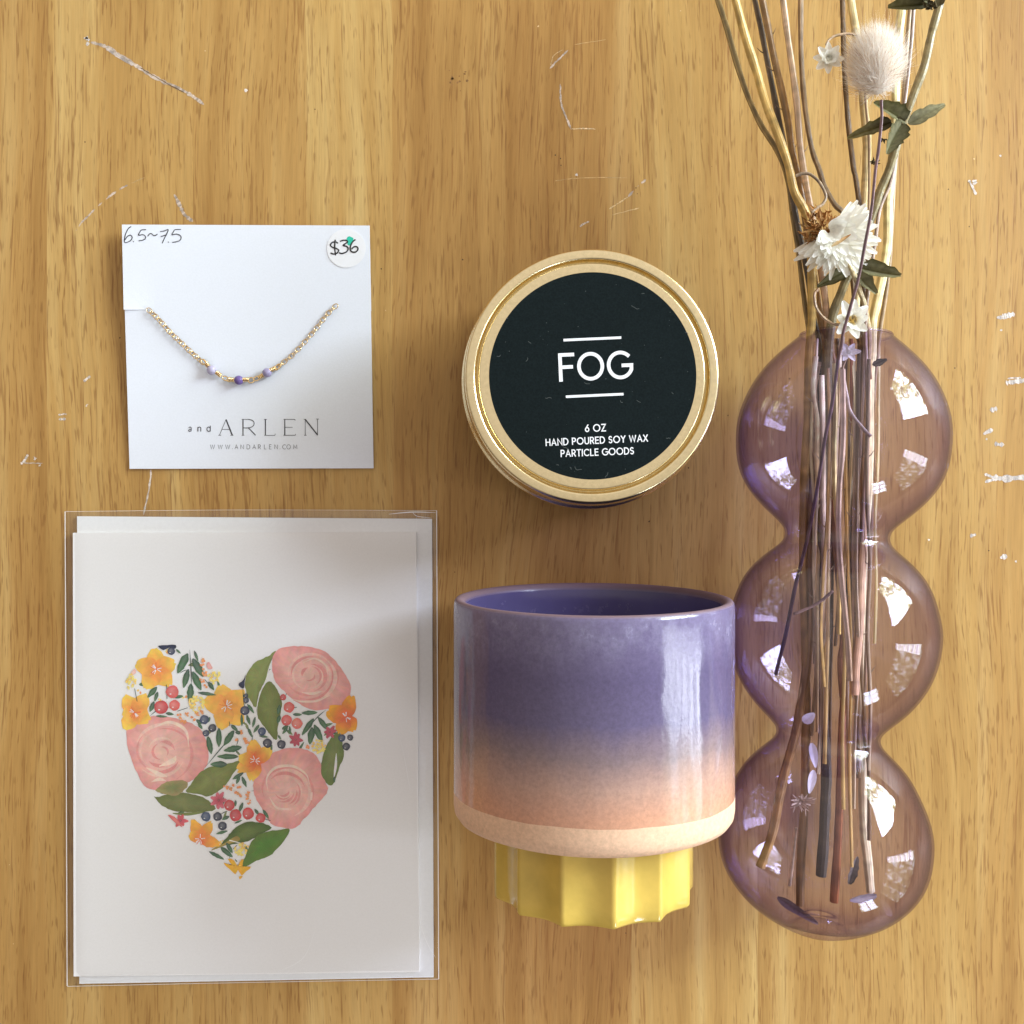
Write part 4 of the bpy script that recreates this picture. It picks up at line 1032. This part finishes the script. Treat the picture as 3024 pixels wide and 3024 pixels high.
# ------------------------------------------------------------------ dried flowers
GA = zoom(2320, 500, .25873); GB = zoom(2080, 0, .25873); GC = zoom(2440, 0, .25873)
STRAW, STRAW2, OLIVE, BROWN, DARK, SILV, PURP, RUST, PALES, HAIRY = lin((218, 180, 112)), lin((240, 220, 172)), lin((148, 126, 84)), lin((146, 112, 78)), lin((98, 80, 66)), lin((192, 168, 150)), lin((122, 94, 98)), lin((146, 86, 52)), lin((236, 214, 194)), lin((156, 140, 98))
def blend(a, c, t): return tuple(x * (1 - t) + y * t for x, y in zip(a, c))
def stem_mesh(b, pts, r, c0, c1, z0, z1, seed=1, hairs=0, knots=(), r1=None, n=11, ext=True, streak=.42, zmid=None):
    """pts in photo px, from the flower end to the foot; heights run z0 -> z1 (m); r in photo px"""
    rng = random.Random(seed)
    if ext and pts[0][1] <= 30:      # the stem runs on beyond the picture's edge
        dx = pts[0][0] - pts[1][0]; dy = pts[0][1] - pts[1][1]; q = math.hypot(dx, dy)
        pts = [(pts[0][0] + dx / q * 420, pts[0][1] + dy / q * 420)] + list(pts)
    cv = catmull([tuple(map(float, p)) for p in pts], 7); N_ = len(cv)
    L = [0]
    for a, c in zip(cv, cv[1:]): L.append(L[-1] + math.hypot(a[0] - c[0], a[1] - c[1]))
    P3, rs, cs = [], [], []
    for i, (x, y) in enumerate(cv):
        u = L[i] / L[-1]
        z = (z0 + (z1 - z0) * u) if zmid is None else (z0 * (1 - u) ** 2 + 2 * zmid * u * (1 - u) + z1 * u * u)
        P3.append(P(x, y, z)); k = (H - z) / F
        rr = r + ((r1 if r1 else r) - r) * u
        rs.append(rr * k * (1 + .05 * math.sin(i * .35 + seed) + .03 * math.sin(i * .9 + 2 * seed))); cs.append(blend(c0, c1, u))
    b.tube(P3, rs, cs, n, streak, rng)
    for t in range(hairs):
        i = rng.randrange(1, N_ - 1); p = P3[i]; tg = (P3[i + 1] - P3[i - 1]).normalized(); s_ = tg.cross(Vector((0, 0, 1))).normalized()
        a = rng.uniform(0, 6.28); dr = s_ * math.cos(a) + Vector((0, 0, 1)) * abs(math.sin(a)); ln = rng.uniform(3, 9) * 1e-4
        p0 = p + dr * rs[i] * .9; p1 = p0 + (dr + tg * rng.uniform(-.6, .6)) * ln
        w = tg * 4.5e-5; c = blend(cs[i], (.8, .75, .65), rng.uniform(.2, .8))
        b.face((b.vert(p0 - w, c), b.vert(p0 + w, c), b.vert(p1, c)))
    for u in knots:
        i = min(N_ - 2, max(1, int(u * N_))); tg = (P3[i + 1] - P3[i]).normalized(); s_ = tg.cross(Vector((0, 0, 1))).normalized() * rng.choice((-1, 1))
        p0 = P3[i] + s_ * rs[i] * .7; b.tube([p0, p0 + (s_ * .7 - tg * .5) * 1.0e-3, p0 + (s_ * 1.1 - tg * 1.2) * 1.5e-3], [2.0e-4, 1.5e-4, 4e-5], blend(cs[i], (.03, .02, .02), .4), 5, .1, rng)
    return P3
def plain(label, pts, r, c0, c1, z0, z1, seed, group='bare dried stems in the vase', **kw):
    warm = lambda c: (c[0], c[1] * 1.02, c[2] * .68)
    b = MB(); p = stem_mesh(b, pts, r, tuple(blend(c0, warm(c0), .4)), warm(c1), z0, z1, seed, **kw)
    o = b.build('dried_stem', M['stem'], origin=p[-1], smooth=False); tag(o, label, 'stem', group); return o

plain('olive dried stem, the leftmost one leaving the top of the photo', [(2120, 0), (2145, 78), (2178, 194), (2209, 285), (2248, 370), (2295, 445), (2325, 526), (2342, 640), (2357, 740), (2368, 830), (2380, 920), (2392, 1012), (2404, 1150), (2425, 1350), (2443, 1560), (2438, 1700), (2421, 1876), (2408, 2031), (2397, 2173)], 8.5, OLIVE, lin((150, 118, 86)), .040, .030, 1, r1=5, hairs=40, zmid=.026)
plain('thick golden straw stem, second from the left at the top of the photo', [(2172, 0), (2202, 111), (2233, 207), (2259, 298), (2287, 370), (2326, 479), (2346, 565), (2377, 624), (2394, 690), (2398, 823), (2398, 940), (2392, 1012), (2387, 1131), (2385, 1235), (2377, 1390), (2374, 1478), (2372, 1659), (2377, 1814), (2380, 1990), (2382, 2109), (2379, 2238), (2376, 2378), (2366, 2533), (2363, 2673)], 11.5, STRAW, lin((128, 92, 56)), .050, .020, 2, r1=12, zmid=.035)
plain('dark grey stem standing just right of the golden straw stem', [(2229, 0), (2248, 85), (2261, 155), (2284, 272), (2303, 370), (2315, 424), (2336, 565), (2359, 681), (2377, 759), (2392, 850), (2404, 950), (2419, 1002), (2416, 1079), (2413, 1196), (2416, 1270), (2424, 1400), (2426, 1503), (2429, 1607), (2424, 1757)], 7.5, DARK, lin((56, 44, 38)), .041, .030, 3, r1=11, hairs=60, knots=(.16, .3), zmid=.030)
plain('brown bristly stem whose foot slants left in the lowest bubble', [(2250, 0), (2266, 78), (2287, 181), (2308, 272), (2326, 362), (2341, 466), (2356, 526), (2370, 600), (2385, 700), (2402, 820), (2425, 950), (2440, 1028), (2436, 1131), (2429, 1260), (2411, 1338), (2396, 1416), (2388, 1600), (2388, 1850), (2378, 1990), (2354, 2135), (2335, 2212), (2307, 2316), (2280, 2455), (2244, 2559)], 9, BROWN, lin((160, 122, 84)), .043, .022, 4, r1=14, hairs=110, knots=(.1, .14, .19, .24, .29), zmid=.034)
plain('silvery brown stem ending as a red brown foot in the lowest bubble', [(2313, 0), (2326, 103), (2341, 207), (2354, 310), (2362, 414), (2372, 492), (2382, 552), (2396, 624), (2420, 760), (2437, 880), (2447, 970), (2455, 1040), (2465, 1092), (2470, 1157), (2465, 1300), (2462, 1450), (2465, 1581), (2473, 1659), (2488, 1788), (2492, 1892), (2485, 1960), (2493, 2070), (2488, 2135), (2485, 2264), (2480, 2378), (2474, 2507), (2464, 2662)], 8.5, SILV, RUST, .044, .020, 5, r1=13, knots=(.2,), zmid=.038)
plain('thin brown stem bending right behind the large strawflower', [(2365, 0), (2365, 129), (2370, 233), (2380, 336), (2398, 440), (2419, 500), (2436, 552), (2465, 603), (2499, 645), (2512, 760), (2524, 880), (2533, 980), (2540, 1028), (2535, 1157), (2527, 1312), (2517, 1452), (2506, 1581), (2499, 1685), (2495, 1760)], 7.5, blend(SILV, BROWN, .5), DARK, .042, .033, 6, zmid=.030)
plain('dark brown stem passing just left of the fluffy seed head', [(2488, 0), (2490, 80), (2492, 155), (2497, 259), (2505, 362), (2520, 492), (2527, 526), (2540, 616), (2549, 690), (2553, 759), (2550, 849), (2545, 940), (2550, 1028), (2545, 1183), (2537, 1338), (2527, 1478), (2524, 1633), (2519, 1788), (2509, 1928), (2503, 2010)], 8.5, blend(BROWN, DARK, .4), lin((110, 80, 62)), .046, .034, 7, zmid=.035)
plain('pale straw stem running behind the fluffy seed head', [(2512, 0), (2528, 103), (2543, 220), (2551, 323), (2560, 414), (2558, 492), (2555, 552), (2550, 629), (2545, 730), (2534, 830), (2527, 888), (2532, 966), (2552, 1028), (2561, 1183), (2556, 1338), (2553, 1478), (2548, 1607), (2540, 1736), (2537, 1866), (2526, 1979), (2524, 2052)], 11, STRAW2, lin((206, 164, 146)), .036, .036, 8, zmid=.030)
plain('pale thick straw stem on the right, reaching the lowest bubble', [(2664, 0), (2652, 103), (2645, 220), (2642, 330), (2636, 440), (2628, 539), (2621, 603), (2620, 707), (2610, 785), (2592, 875), (2576, 953), (2574, 1028), (2568, 1105), (2566, 1250), (2563, 1400), (2552, 1600), (2542, 1740), (2540, 1850), (2542, 2005), (2540, 2160), (2545, 2290), (2549, 2429), (2560, 2533), (2570, 2634)], 12.5, STRAW2, PALES, .040, .022, 9, r1=13, zmid=.032)
plain('thin silvery stem nearest the right edge of the neck', [(2690, 0), (2678, 129), (2670, 259), (2663, 349), (2650, 440), (2641, 520), (2634, 640), (2628, 760), (2615, 875), (2600, 966), (2590, 1053), (2580, 1157), (2572, 1312), (2573, 1452), (2571, 1607), (2563, 1736), (2554, 1866), (2555, 1979), (2550, 2135), (2563, 2238), (2566, 2300), (2567, 2481)], 6, SILV, lin((130, 98, 70)), .030, .026, 10, zmid=.028)
plain('thin mauve stem crossing from upper right in front of the zinnia leaves', [(2700, 0), (2690, 140), (2672, 300), (2652, 430), (2630, 540), (2599, 616), (2584, 720), (2566, 849), (2558, 914), (2556, 990), (2560, 1100), (2563, 1250), (2552, 1450), (2545, 1600)], 5.5, lin((176, 158, 160)), lin((138, 110, 106)), .037, .036, 11, zmid=.046)

plain('brown stem in the middle of the upper bubble, behind the others', [(2450, 1000), (2455, 1100), (2462, 1300), (2455, 1500), (2441, 1700), (2434, 1850)], 12, BROWN, lin((120, 88, 62)), .028, .024, 21, ext=False, hairs=40)
plain('pale grey split stem down the middle of the upper two bubbles', [(2488, 1090), (2490, 1200), (2488, 1320), (2478, 1450), (2477, 1600), (2490, 1760), (2504, 1900), (2510, 2010)], 8, lin((196, 172, 154)), lin((168, 138, 118)), .044, .040, 22, ext=False)
plain('pinkish brown stem beside the pale straw stem in the upper bubble', [(2547, 1000), (2548, 1050), (2553, 1250), (2541, 1450), (2530, 1650), (2524, 1850)], 9, lin((190, 150, 130)), lin((176, 126, 108)), .026, .026, 23, ext=False)
plain('broad tan stem low in the neck, under the hooked flower', [(2474, 1000), (2480, 1150), (2500, 1400), (2512, 1600), (2512, 1760)], 13, lin((172, 140, 100)), lin((120, 90, 70)), .022, .022, 24, ext=False, hairs=60)

rngf = random.Random(88)
for i, (lab, x0, x1, yend, r, c) in enumerate((('hair thin pale straw against the left of the bundle, ending in the middle bubble', 2415, 2400, 1960, 3.5, PALES), ('hair thin dark stalk in the middle of the bundle, ending in the lowest bubble', 2480, 2452, 2420, 4, DARK),
        ('thin rust brown stalk right of the middle, ending at the lower waist', 2520, 2500, 2150, 5, RUST), ('thin pale stalk near the right of the bundle, ending in the middle bubble', 2588, 2578, 1900, 4, STRAW2),
        ('thin grey brown stalk left of the middle, ending at the upper waist', 2435, 2448, 1600, 5, SILV), ('thin straw stalk right of the dark foot, ending in the lowest bubble', 2505, 2520, 2560, 5, STRAW), ('broken brown stalk at the right of the bundle, ending in the upper bubble', 2575, 2582, 1420, 6, BROWN))):
    ys_ = [1000 + (yend - 1000) * q / 5 for q in range(6)]
    plain(lab, [(x0 + (x1 - x0) * q / 5 + rngf.uniform(-9, 9), ys_[q]) for q in range(6)], r, c, blend(c, BROWN, .4), rngf.uniform(.024, .042), rngf.uniform(.022, .034), 100 + i, ext=False, hairs=30, knots=(.3, .6) if i % 2 else (.5,))

for i in range(26):
    x0, yend = rngf.uniform(2395, 2580), rngf.uniform(1500, 2450); y0 = 1000 + rngf.uniform(-8, 120); x1 = x0 + rngf.uniform(-26, 20)
    pts_ = [(x0 + (x1 - x0) * q / 6 + rngf.uniform(-7, 7), y0 + (yend - y0) * q / 6) for q in range(7)]
    ca, cb_ = rngf.choice((SILV, BROWN, PALES, STRAW2, DARK, STRAW, PALES)), rngf.choice((BROWN, SILV, STRAW))
    plain('thin broken stalk lost in the tangled bundle inside the vase', pts_, rngf.uniform(3.5, 7.5), ca, cb_, rngf.uniform(.024, .044), rngf.uniform(.022, .038), 200 + i, 'thin stalks inside the vase', ext=False, hairs=26, knots=(.25, .5, .75))

# --- leaves and petals as folded blades
def blade(b, base, dirv, L, w, c0, c1, fold=.25, curl=.0, side=None, ribs=0, rng=random, tip=1.0, n=8):
    dirv = dirv.normalized(); side = side or dirv.cross(Vector((0, 0, 1)));
    if side.length < 1e-4: side = Vector((1, 0, 0))
    side.normalize(); nrm = side.cross(dirv).normalized()
    if nrm.z < 0: nrm = -nrm
    rows = []; cols = (-1, -.6, -.25, 0, .25, .6, 1)
    for i in range(n + 1):
        u = i / n; wd = w / 2 * (math.sin(math.pi * min(1, .06 + .9 * u ** (.75 * tip))) ** .75); row = []
        if ribs: wd *= rng.uniform(.82, 1.12)
        c = base + dirv * (L * u) + nrm * (curl * L * u * u)
        for j in cols:
            cc = blend(c0, c1, u)
            if ribs and abs(j) in (.25, .6) : cc = blend(cc, (.60, .56, .38), .14)
            q = 1 + rng.uniform(-.10, .10)
            row.append(b.vert(c + side * (wd * j) + nrm * (fold * wd * abs(j)), tuple(min(1, v * q) for v in cc)))
        rows.append(row)
    for i in range(n):
        for j in range(len(cols) - 1): b.face((rows[i][j], rows[i][j + 1], rows[i + 1][j + 1], rows[i + 1][j]))

def zinnia():
    b = MB(); pts = [(2773, 20), (2750, 103), (2730, 194), (2701, 272), (2673, 349), (2652, 414), (2626, 500), (2599, 565), (2576, 635), (2553, 702), (2527, 772), (2501, 823), (2480, 875), (2458, 940), (2448, 1028), (2444, 1105), (2440, 1250), (2430, 1450), (2428, 1650), (2442, 1800), (2438, 1928), (2432, 2057), (2436, 2186), (2441, 2290), (2438, 2352), (2433, 2481), (2425, 2585)]
    root = thing('leafy_stem', P(2425, 2585, .026), 'hairy olive stem with rolled green leaves, leaning to the upper right', 'stem')
    p3 = stem_mesh(b, pts, 11.5, HAIRY, lin((60, 50, 32)), .050, .024, 12, hairs=420, r1=16, zmid=.036, ext=True)
    b.build('stem', M['stem'], root, smooth=False)
    G1, G2 = lin((74, 70, 32)), lin((128, 122, 66))
    rng = random.Random(31)
    def lf(a, t, w, za, zt, c0=G1, c1=G2, fold=.55, curl=.0, label=None):
        A = P(*a, za); T = P(*t, zt); m = MB(); L = (T - A).length
        blade(m, A, T - A, L, w * .74 * H / F, tuple(v * .55 for v in c0), tuple(v * .6 for v in c1), fold * 1.9, rng.uniform(-.12, .25), None, 2, rng, .8, 12)
        m.build('leaf', M['leaf'], root)
    lf((2672, 358), (2588, 300), 62, .046, .050); lf((2632, 362), (2505, 405), 50, .047, .046, lin((70, 64, 28)), lin((150, 130, 60)))
    lf((2664, 366), (2598, 478), 66, .048, .052, lin((84, 78, 42)), lin((96, 88, 44))); lf((2682, 366), (2794, 306), 48, .046, .047, lin((120, 112, 78)), lin((170, 160, 116)))
    lf((2535, 790), (2648, 818), 56, .046, .044, lin((96, 90, 50)), lin((120, 110, 62)), .7); lf((2506, 796), (2412, 848), 50, .040, .040, lin((84, 78, 36)), lin((104, 94, 44)))
    lf((2522, 800), (2582, 868), 50, .043, .041, lin((110, 102, 62)), lin((140, 130, 88))); lf((2745, 12), (2622, 22), 60, .050, .048); lf((2740, 6), (2690, -60), 60, .050, .052)
    lf((2772, 16), (2792, -50), 26, .052, .056, lin((120, 104, 60)), lin((140, 120, 70))); lf((2768, 20), (2748, -46), 24, .053, .057, lin((100, 84, 46)), lin((130, 110, 64)))
    # shrivelled black scraps at the nodes
    for (x, y), z, s_ in (((2738, 14), .052, 34), ((2612, 415), .049, 15), ((2580, 480), .05, 16), ((2655, 350), .05, 10)):
        m = MB()
        for k in range(14):
            a = rng.uniform(0, 6.28); blade(m, P(x + rng.uniform(-s_, s_) * .6, y + rng.uniform(-s_, s_) * .35, z), Vector((math.cos(a), math.sin(a) * .6, rng.uniform(-.2, .6))), rng.uniform(.3, .7) * s_ * H / F, .25 * s_ * H / F, lin((46, 38, 26)), lin((92, 80, 52)), .6, rng.uniform(-.4, .8), rng=rng, n=4)
        m.build('shrivelled_leaf', M['leaf'], root)
    # small pointed leaf inside the neck of the vase
    lf((2576, 1078), (2618, 1062), 26, .036, .036, lin((92, 72, 58)), lin((66, 52, 42)))
zinnia()

def bunny_tail():
    root = thing('hare_tail_grass', P(2291, 1992, .03), 'fluffy cream seed head on a thin dark stem, like a rabbit tail', 'dried flower')
    b = MB(); stem_mesh(b, [(2603, 296), (2603, 310), (2604, 349), (2595, 440), (2586, 500), (2574, 616), (2555, 720), (2535, 823), (2511, 909), (2490, 984), (2486, 1015), (2475, 1066), (2470, 1105), (2457, 1196), (2436, 1299), (2418, 1416), (2405, 1490), (2380, 1610), (2351, 1723), (2320, 1876), (2291, 1992)], 4.6, PURP, lin((84, 58, 62)), .054, .026, 13, ext=False, zmid=.058, r1=6)
    b.build('stem', M['stem'], root, smooth=False)
    f = MB(); rng = random.Random(17); zc = .052; k = (H - zc) / F
    c = P(2587, 198, zc); ax = Vector((-.10, 1, .02)).normalized(); sd = ax.cross(Vector((0, 0, 1))).normalized(); up = sd.cross(ax)
    if up.z < 0: up = -up
    a_, b_ = 112 * k, 78 * k
    rows = []
    for i in range(13):
        th = math.pi * i / 12
        rows.append([f.vert(c + ax * (-a_ * .70 * math.cos(th)) + (sd * math.cos(6.2832 * q / 18) + up * math.sin(6.2832 * q / 18)) * (b_ * .70 * math.sin(th)), lin((250, 242, 232))) for q in range(18)])
    for i in range(12):
        for q in range(18): f.face((rows[i][q], rows[i + 1][q], rows[i + 1][(q + 1) % 18], rows[i][(q + 1) % 18]))
    for s_ in range(8000):
        u = rng.uniform(-1, 1); ph = rng.uniform(0, 6.2832); rr = math.sqrt(max(0, 1 - u * u))
        out = (sd * math.cos(ph) + up * math.sin(ph)); p0 = c + ax * (a_ * .66 * u) + out * (b_ * .66 * rr)
        dr = (out * (rr * .8 + .15) + ax * (.75 + .5 * u) + Vector((rng.gauss(0, .32), rng.gauss(0, .32), rng.gauss(0, .32)))).normalized()
        ln = rng.uniform(34, 72) * k * (1.4 if rng.random() < .07 else 1); dr2 = (dr + ax * .5 + Vector((rng.gauss(0, .2), rng.gauss(0, .2), rng.gauss(0, .2)))).normalized()
        w = dr.cross(Vector((rng.gauss(0, 1), rng.gauss(0, 1), rng.gauss(0, 1)))).normalized() * rng.uniform(2.8e-5, 6e-5)
        q = rng.random(); cc = lin((253, 249, 243)) if q < .70 else (lin((240, 224, 206)) if q < .93 else lin((170, 130, 98)))
        pm = p0 + dr * ln * .55; pt = pm + dr2 * ln * .45
        i0, i1, i2, i3, i4 = f.vert(p0 - w, cc), f.vert(p0 + w, cc), f.vert(pm + w * .7, cc), f.vert(pm - w * .7, cc), f.vert(pt, cc)
        f.face((i0, i1, i2, i3)); f.face((i3, i2, i4))
    f.build('fluffy_head', M['fluff'], root)
bunny_tail()

WP, WP2, WPS = lin((250, 248, 240)), lin((240, 236, 222)), lin((226, 216, 190))
def strawflower():
    root = thing('strawflower', P(2568, 1100, .034), 'large white strawflower with a ragged brown centre, above the vase neck', 'dried flower')
    b = MB(); stem_mesh(b, [(2490, 740), (2504, 772), (2527, 823), (2540, 862), (2553, 901), (2566, 979), (2566, 1040), (2560, 1140)], 7, STRAW2, BROWN, .046, .034, 14, ext=False)
    b.build('stem', M['stem'], root, smooth=False)
    rng = random.Random(41); m = MB()
    k = H / F
    for layer, (cx, cy, L, w, z, n_, a0, a1, rise) in enumerate(((2466, 704, 110, 25, .0440, 28, -66, 162, .10), (2464, 702, 100, 27, .0462, 24, -60, 156, .22), (2460, 698, 86, 30, .0484, 19, -54, 150, .36), (2452, 690, 66, 38, .0505, 12, -50, 146, .5), (2444, 684, 48, 34, .0520, 9, -44, 140, .65))):
        for i in range(n_):
            a = R(a0 + (a1 - a0) * (i + rng.uniform(-.35, .35)) / (n_ - 1)); d = Vector((math.cos(a), -math.sin(a), rise + rng.uniform(-.1, .1)))
            ln = L * rng.uniform(.86, 1.1) * k * (.90 if 60 < math.degrees(a) < 120 else 1)
            c0 = WPS if layer < 3 else WP2
            blade(m, P(cx, cy, z) + d * (ln * .12), d, ln * .88, w * rng.uniform(.8, 1.15) * k, blend(c0, WP2, .4), WP, rng.uniform(.15, .4), rng.uniform(-.18, .12), None, 0, rng, .95, 7)
    m.build('white_bracts', M['petal'], root)
    h = MB(); BC = [lin((150, 98, 48)), lin((118, 72, 36)), lin((184, 130, 74)), lin((214, 170, 112)), lin((78, 48, 28))]
    for i in range(230):
        a = rng.uniform(0, 6.28); r = math.sqrt(rng.random()); x = 2418 + 46 * r * math.cos(a) + 6; y = 676 + 52 * r * math.sin(a)
        d = Vector((rng.gauss(-.3, .6), rng.gauss(.2, .6), rng.uniform(.15, .9)))
        up_right = (x - 2400) - (y - 676)
        c = rng.choice(BC) if up_right < 60 else rng.choice(BC[2:4])
        blade(h, P(x, y, .044 + .006 * (1 - r * r)), d, rng.uniform(14, 38) * k, rng.uniform(3.5, 8) * k, c, rng.choice(BC[:4]), .4, rng.uniform(-.5, .7), None, 0, rng, .9, 4)
    h.build('brown_centre', M['leaf'], root)
    g = MB(); blade(g, P(2455, 728, .0535), P(2500, 700, .054) - P(2455, 728, .0535), 54 * k, 9 * k, lin((222, 196, 150)), lin((160, 110, 60)), .6, 0, None, 0, rng)
    g.build('loose_bract', M['leaf'], root)
strawflower()

def small_flower(label, head, stem_pts, R_px, npet, z0, z1, seed, layers=2, tilt=(0, 0), cols=(WP, WP2), r=3.6, centre=None, ext=False, zmid=None):
    rng = random.Random(seed); k = (H - z0) / F
    root = thing('small_strawflower', P(stem_pts[-1][0], stem_pts[-1][1], z1), label, 'dried flower', 'small white dried flowers')
    b = MB(); stem_mesh(b, stem_pts, r, lin((176, 150, 122)), lin((150, 116, 86)), z0, z1, seed, ext=False, zmid=zmid); b.build('stem', M['stem'], root, smooth=False)
    m = MB(); c = P(*head, z0 + .0006)
    for ly in range(layers):
        for i in range(npet):
            a = 2 * math.pi * (i + .5 * ly + rng.uniform(-.15, .15)) / npet
            d = Vector((math.cos(a) + tilt[0], math.sin(a) + tilt[1], .12 + .55 * ly)); L = R_px * k * (1 - .32 * ly) * rng.uniform(.85, 1.15)
            blade(m, c + Vector((0, 0, .0005 * ly)), d, L, R_px * .58 * k, cols[1], cols[0], rng.uniform(.1, .4), rng.uniform(-.15, .25), None, 0, rng, 1.0, 7)
    m.build('petals', M['petal'], root)
    h = MB()
    for i in range(26):
        a = rng.uniform(0, 6.28); r_ = math.sqrt(rng.random()) * R_px * .32 * k
        blade(h, c + Vector((r_ * math.cos(a), r_ * math.sin(a), .0006)), Vector((-math.cos(a) * .5, -math.sin(a) * .5, .7)), R_px * .26 * k, R_px * .22 * k, centre or WP2, centre or WP, .4, .3, None, 0, rng, 1, 4)
    h.build('flower_centre', M['petal'], root)
small_flower('small white star flower on a curved stem, left of the fluffy head', (2445, 176), [(2440, 132), (2447, 120), (2460, 109), (2479, 103), (2508, 100), (2535, 112), (2548, 170), (2556, 300), (2566, 420), (2566, 600), (2560, 800), (2562, 980), (2572, 1120)], 46, 8, .049, .034, 51, zmid=.044)
small_flower('small white flower resting at the vase rim on a hooked stem', (2512, 948), [(2492, 958), (2465, 958), (2445, 948), (2429, 935), (2414, 915), (2407, 895), (2406, 867), (2418, 852)], 58, 8, .047, .046, 52, tilt=(.25, .15), r=4, centre=lin((232, 208, 140)))
small_flower('tiny white flower caught inside the neck of the vase', (2505, 1040), [(2500, 1052), (2496, 1065), (2488, 1085), (2482, 1110), (2484, 1160)], 32, 6, .045, .040, 53, layers=1, r=3)
def tendril():
    b = MB(); p = stem_mesh(b, [(2349, 520), (2365, 514), (2388, 513), (2410, 528), (2427, 550), (2439, 580), (2430, 602), (2412, 614), (2396, 628)], 5.0, lin((150, 128, 106)), lin((186, 160, 130)), .046, .048, 61, ext=False, r1=4)
    o = b.build('curled_tendril', M['stem'], origin=p[-1]); tag(o, 'curled pale tendril looping above the brown strawflower centre', 'tendril')
tendril()

# --- fallen bits inside the glass
def scraps():
    rng = random.Random(71); k = H / F
    GF = zoom(2250, 1850, .25873); GG = zoom(2200, 2300, .2588); GE = zoom(2320, 1400, .25873)
    for lab, a, t, w, z in (('white petal fragment hanging at the lower waist of the vase', GF(470, 1090), GF(600, 990), 28, .040), ('upper of two white petal slivers below the lower waist', GF(565, 1330), GF(615, 1610), 22, .040), ('lower of two white petal slivers below the lower waist', GF(590, 1640), GF(540, 1905), 22, .040)):
        m = MB(); A, T = P(*a, z), P(*t, z + .001); blade(m, A, T - A, (T - A).length, w * k, lin((246, 242, 240)), lin((252, 250, 248)), .3, 0, None, 0, rng)
        o = m.build('petal_fragment', M['petal'], origin=A); tag(o, lab, 'petal', 'petals fallen inside the vase')
    for lab, a, t, w, z, c in (('dark dry leaf scrap standing upright in the lowest bubble', GG(1190, 1200), GG(1270, 860), 26, .022, lin((70, 56, 42))), ('dry leaf scrap lying left on the vase bottom', GG(370, 1350), GG(830, 1640), 26, .012, lin((112, 86, 72))), ('grey arched leaf scrap lying right on the vase bottom', GG(1500, 1330), GG(1170, 1370), 26, .014, lin((120, 106, 104)))):
        m = MB(); A, T = P(*a, z), P(*t, z + .003); blade(m, A, T - A, (T - A).length, w * k, c, blend(c, (.5, .45, .4), .4), .7, .1, None, 1, rng)
        o = m.build('leaf_fragment', M['leaf'], origin=A); tag(o, lab, 'leaf', 'leaf scraps inside the vase')
    m = MB(); x, y = GG(640, 260)
    for i in range(46):
        a = rng.uniform(0, 6.28); d = Vector((math.cos(a), math.sin(a) * .6, rng.uniform(-.1, .7)))
        blade(m, P(x + rng.uniform(-14, 14), y + rng.uniform(-8, 8), .031), d, rng.uniform(12, 34) * k, rng.uniform(3, 6) * k, lin((150, 120, 92)), lin((216, 194, 170)), .4, rng.uniform(-.5, .6), None, 0, rng, .9, 4)
    o = m.build('frayed_node', M['leaf'], origin=P(x, y, .031)); tag(o, 'frayed tan tuft of dry bracts in the upper left of the lowest bubble', 'dried flower')
    b = MB(); p = stem_mesh(b, [GE(90, 1600), GE(300, 1510), GE(440, 1420), GE(540, 1330)], 4.5, lin((130, 104, 86)), lin((96, 72, 60)), .040, .042, 72, ext=False)
    tag(b.build('twig', M['stem'], origin=p[0]), 'short twig lying aslant in the middle bubble', 'twig', 'loose twigs inside the vase')
    b = MB(); GD = zoom(2320, 950, .25873); p = stem_mesh(b, [GD(640, 520), GD(700, 860), GD(735, 1020), GD(850, 1180), GD(970, 1310)], 5.5, lin((206, 186, 160)), lin((120, 92, 78)), .042, .043, 73, ext=False)
    tag(b.build('twig', M['stem'], origin=p[0]), 'pale bent twig in the upper bubble', 'twig', 'loose twigs inside the vase')
    b = MB(); p = stem_mesh(b, [GG(580, 560), GG(550, 850), GG(510, 1220)], 4.5, lin((214, 186, 150)), lin((206, 176, 140)), .020, .016, 74, ext=False)
    tag(b.build('twig', M['stem'], origin=p[0]), 'pale straight straw splinter in the lowest bubble', 'twig', 'loose twigs inside the vase')
scraps()
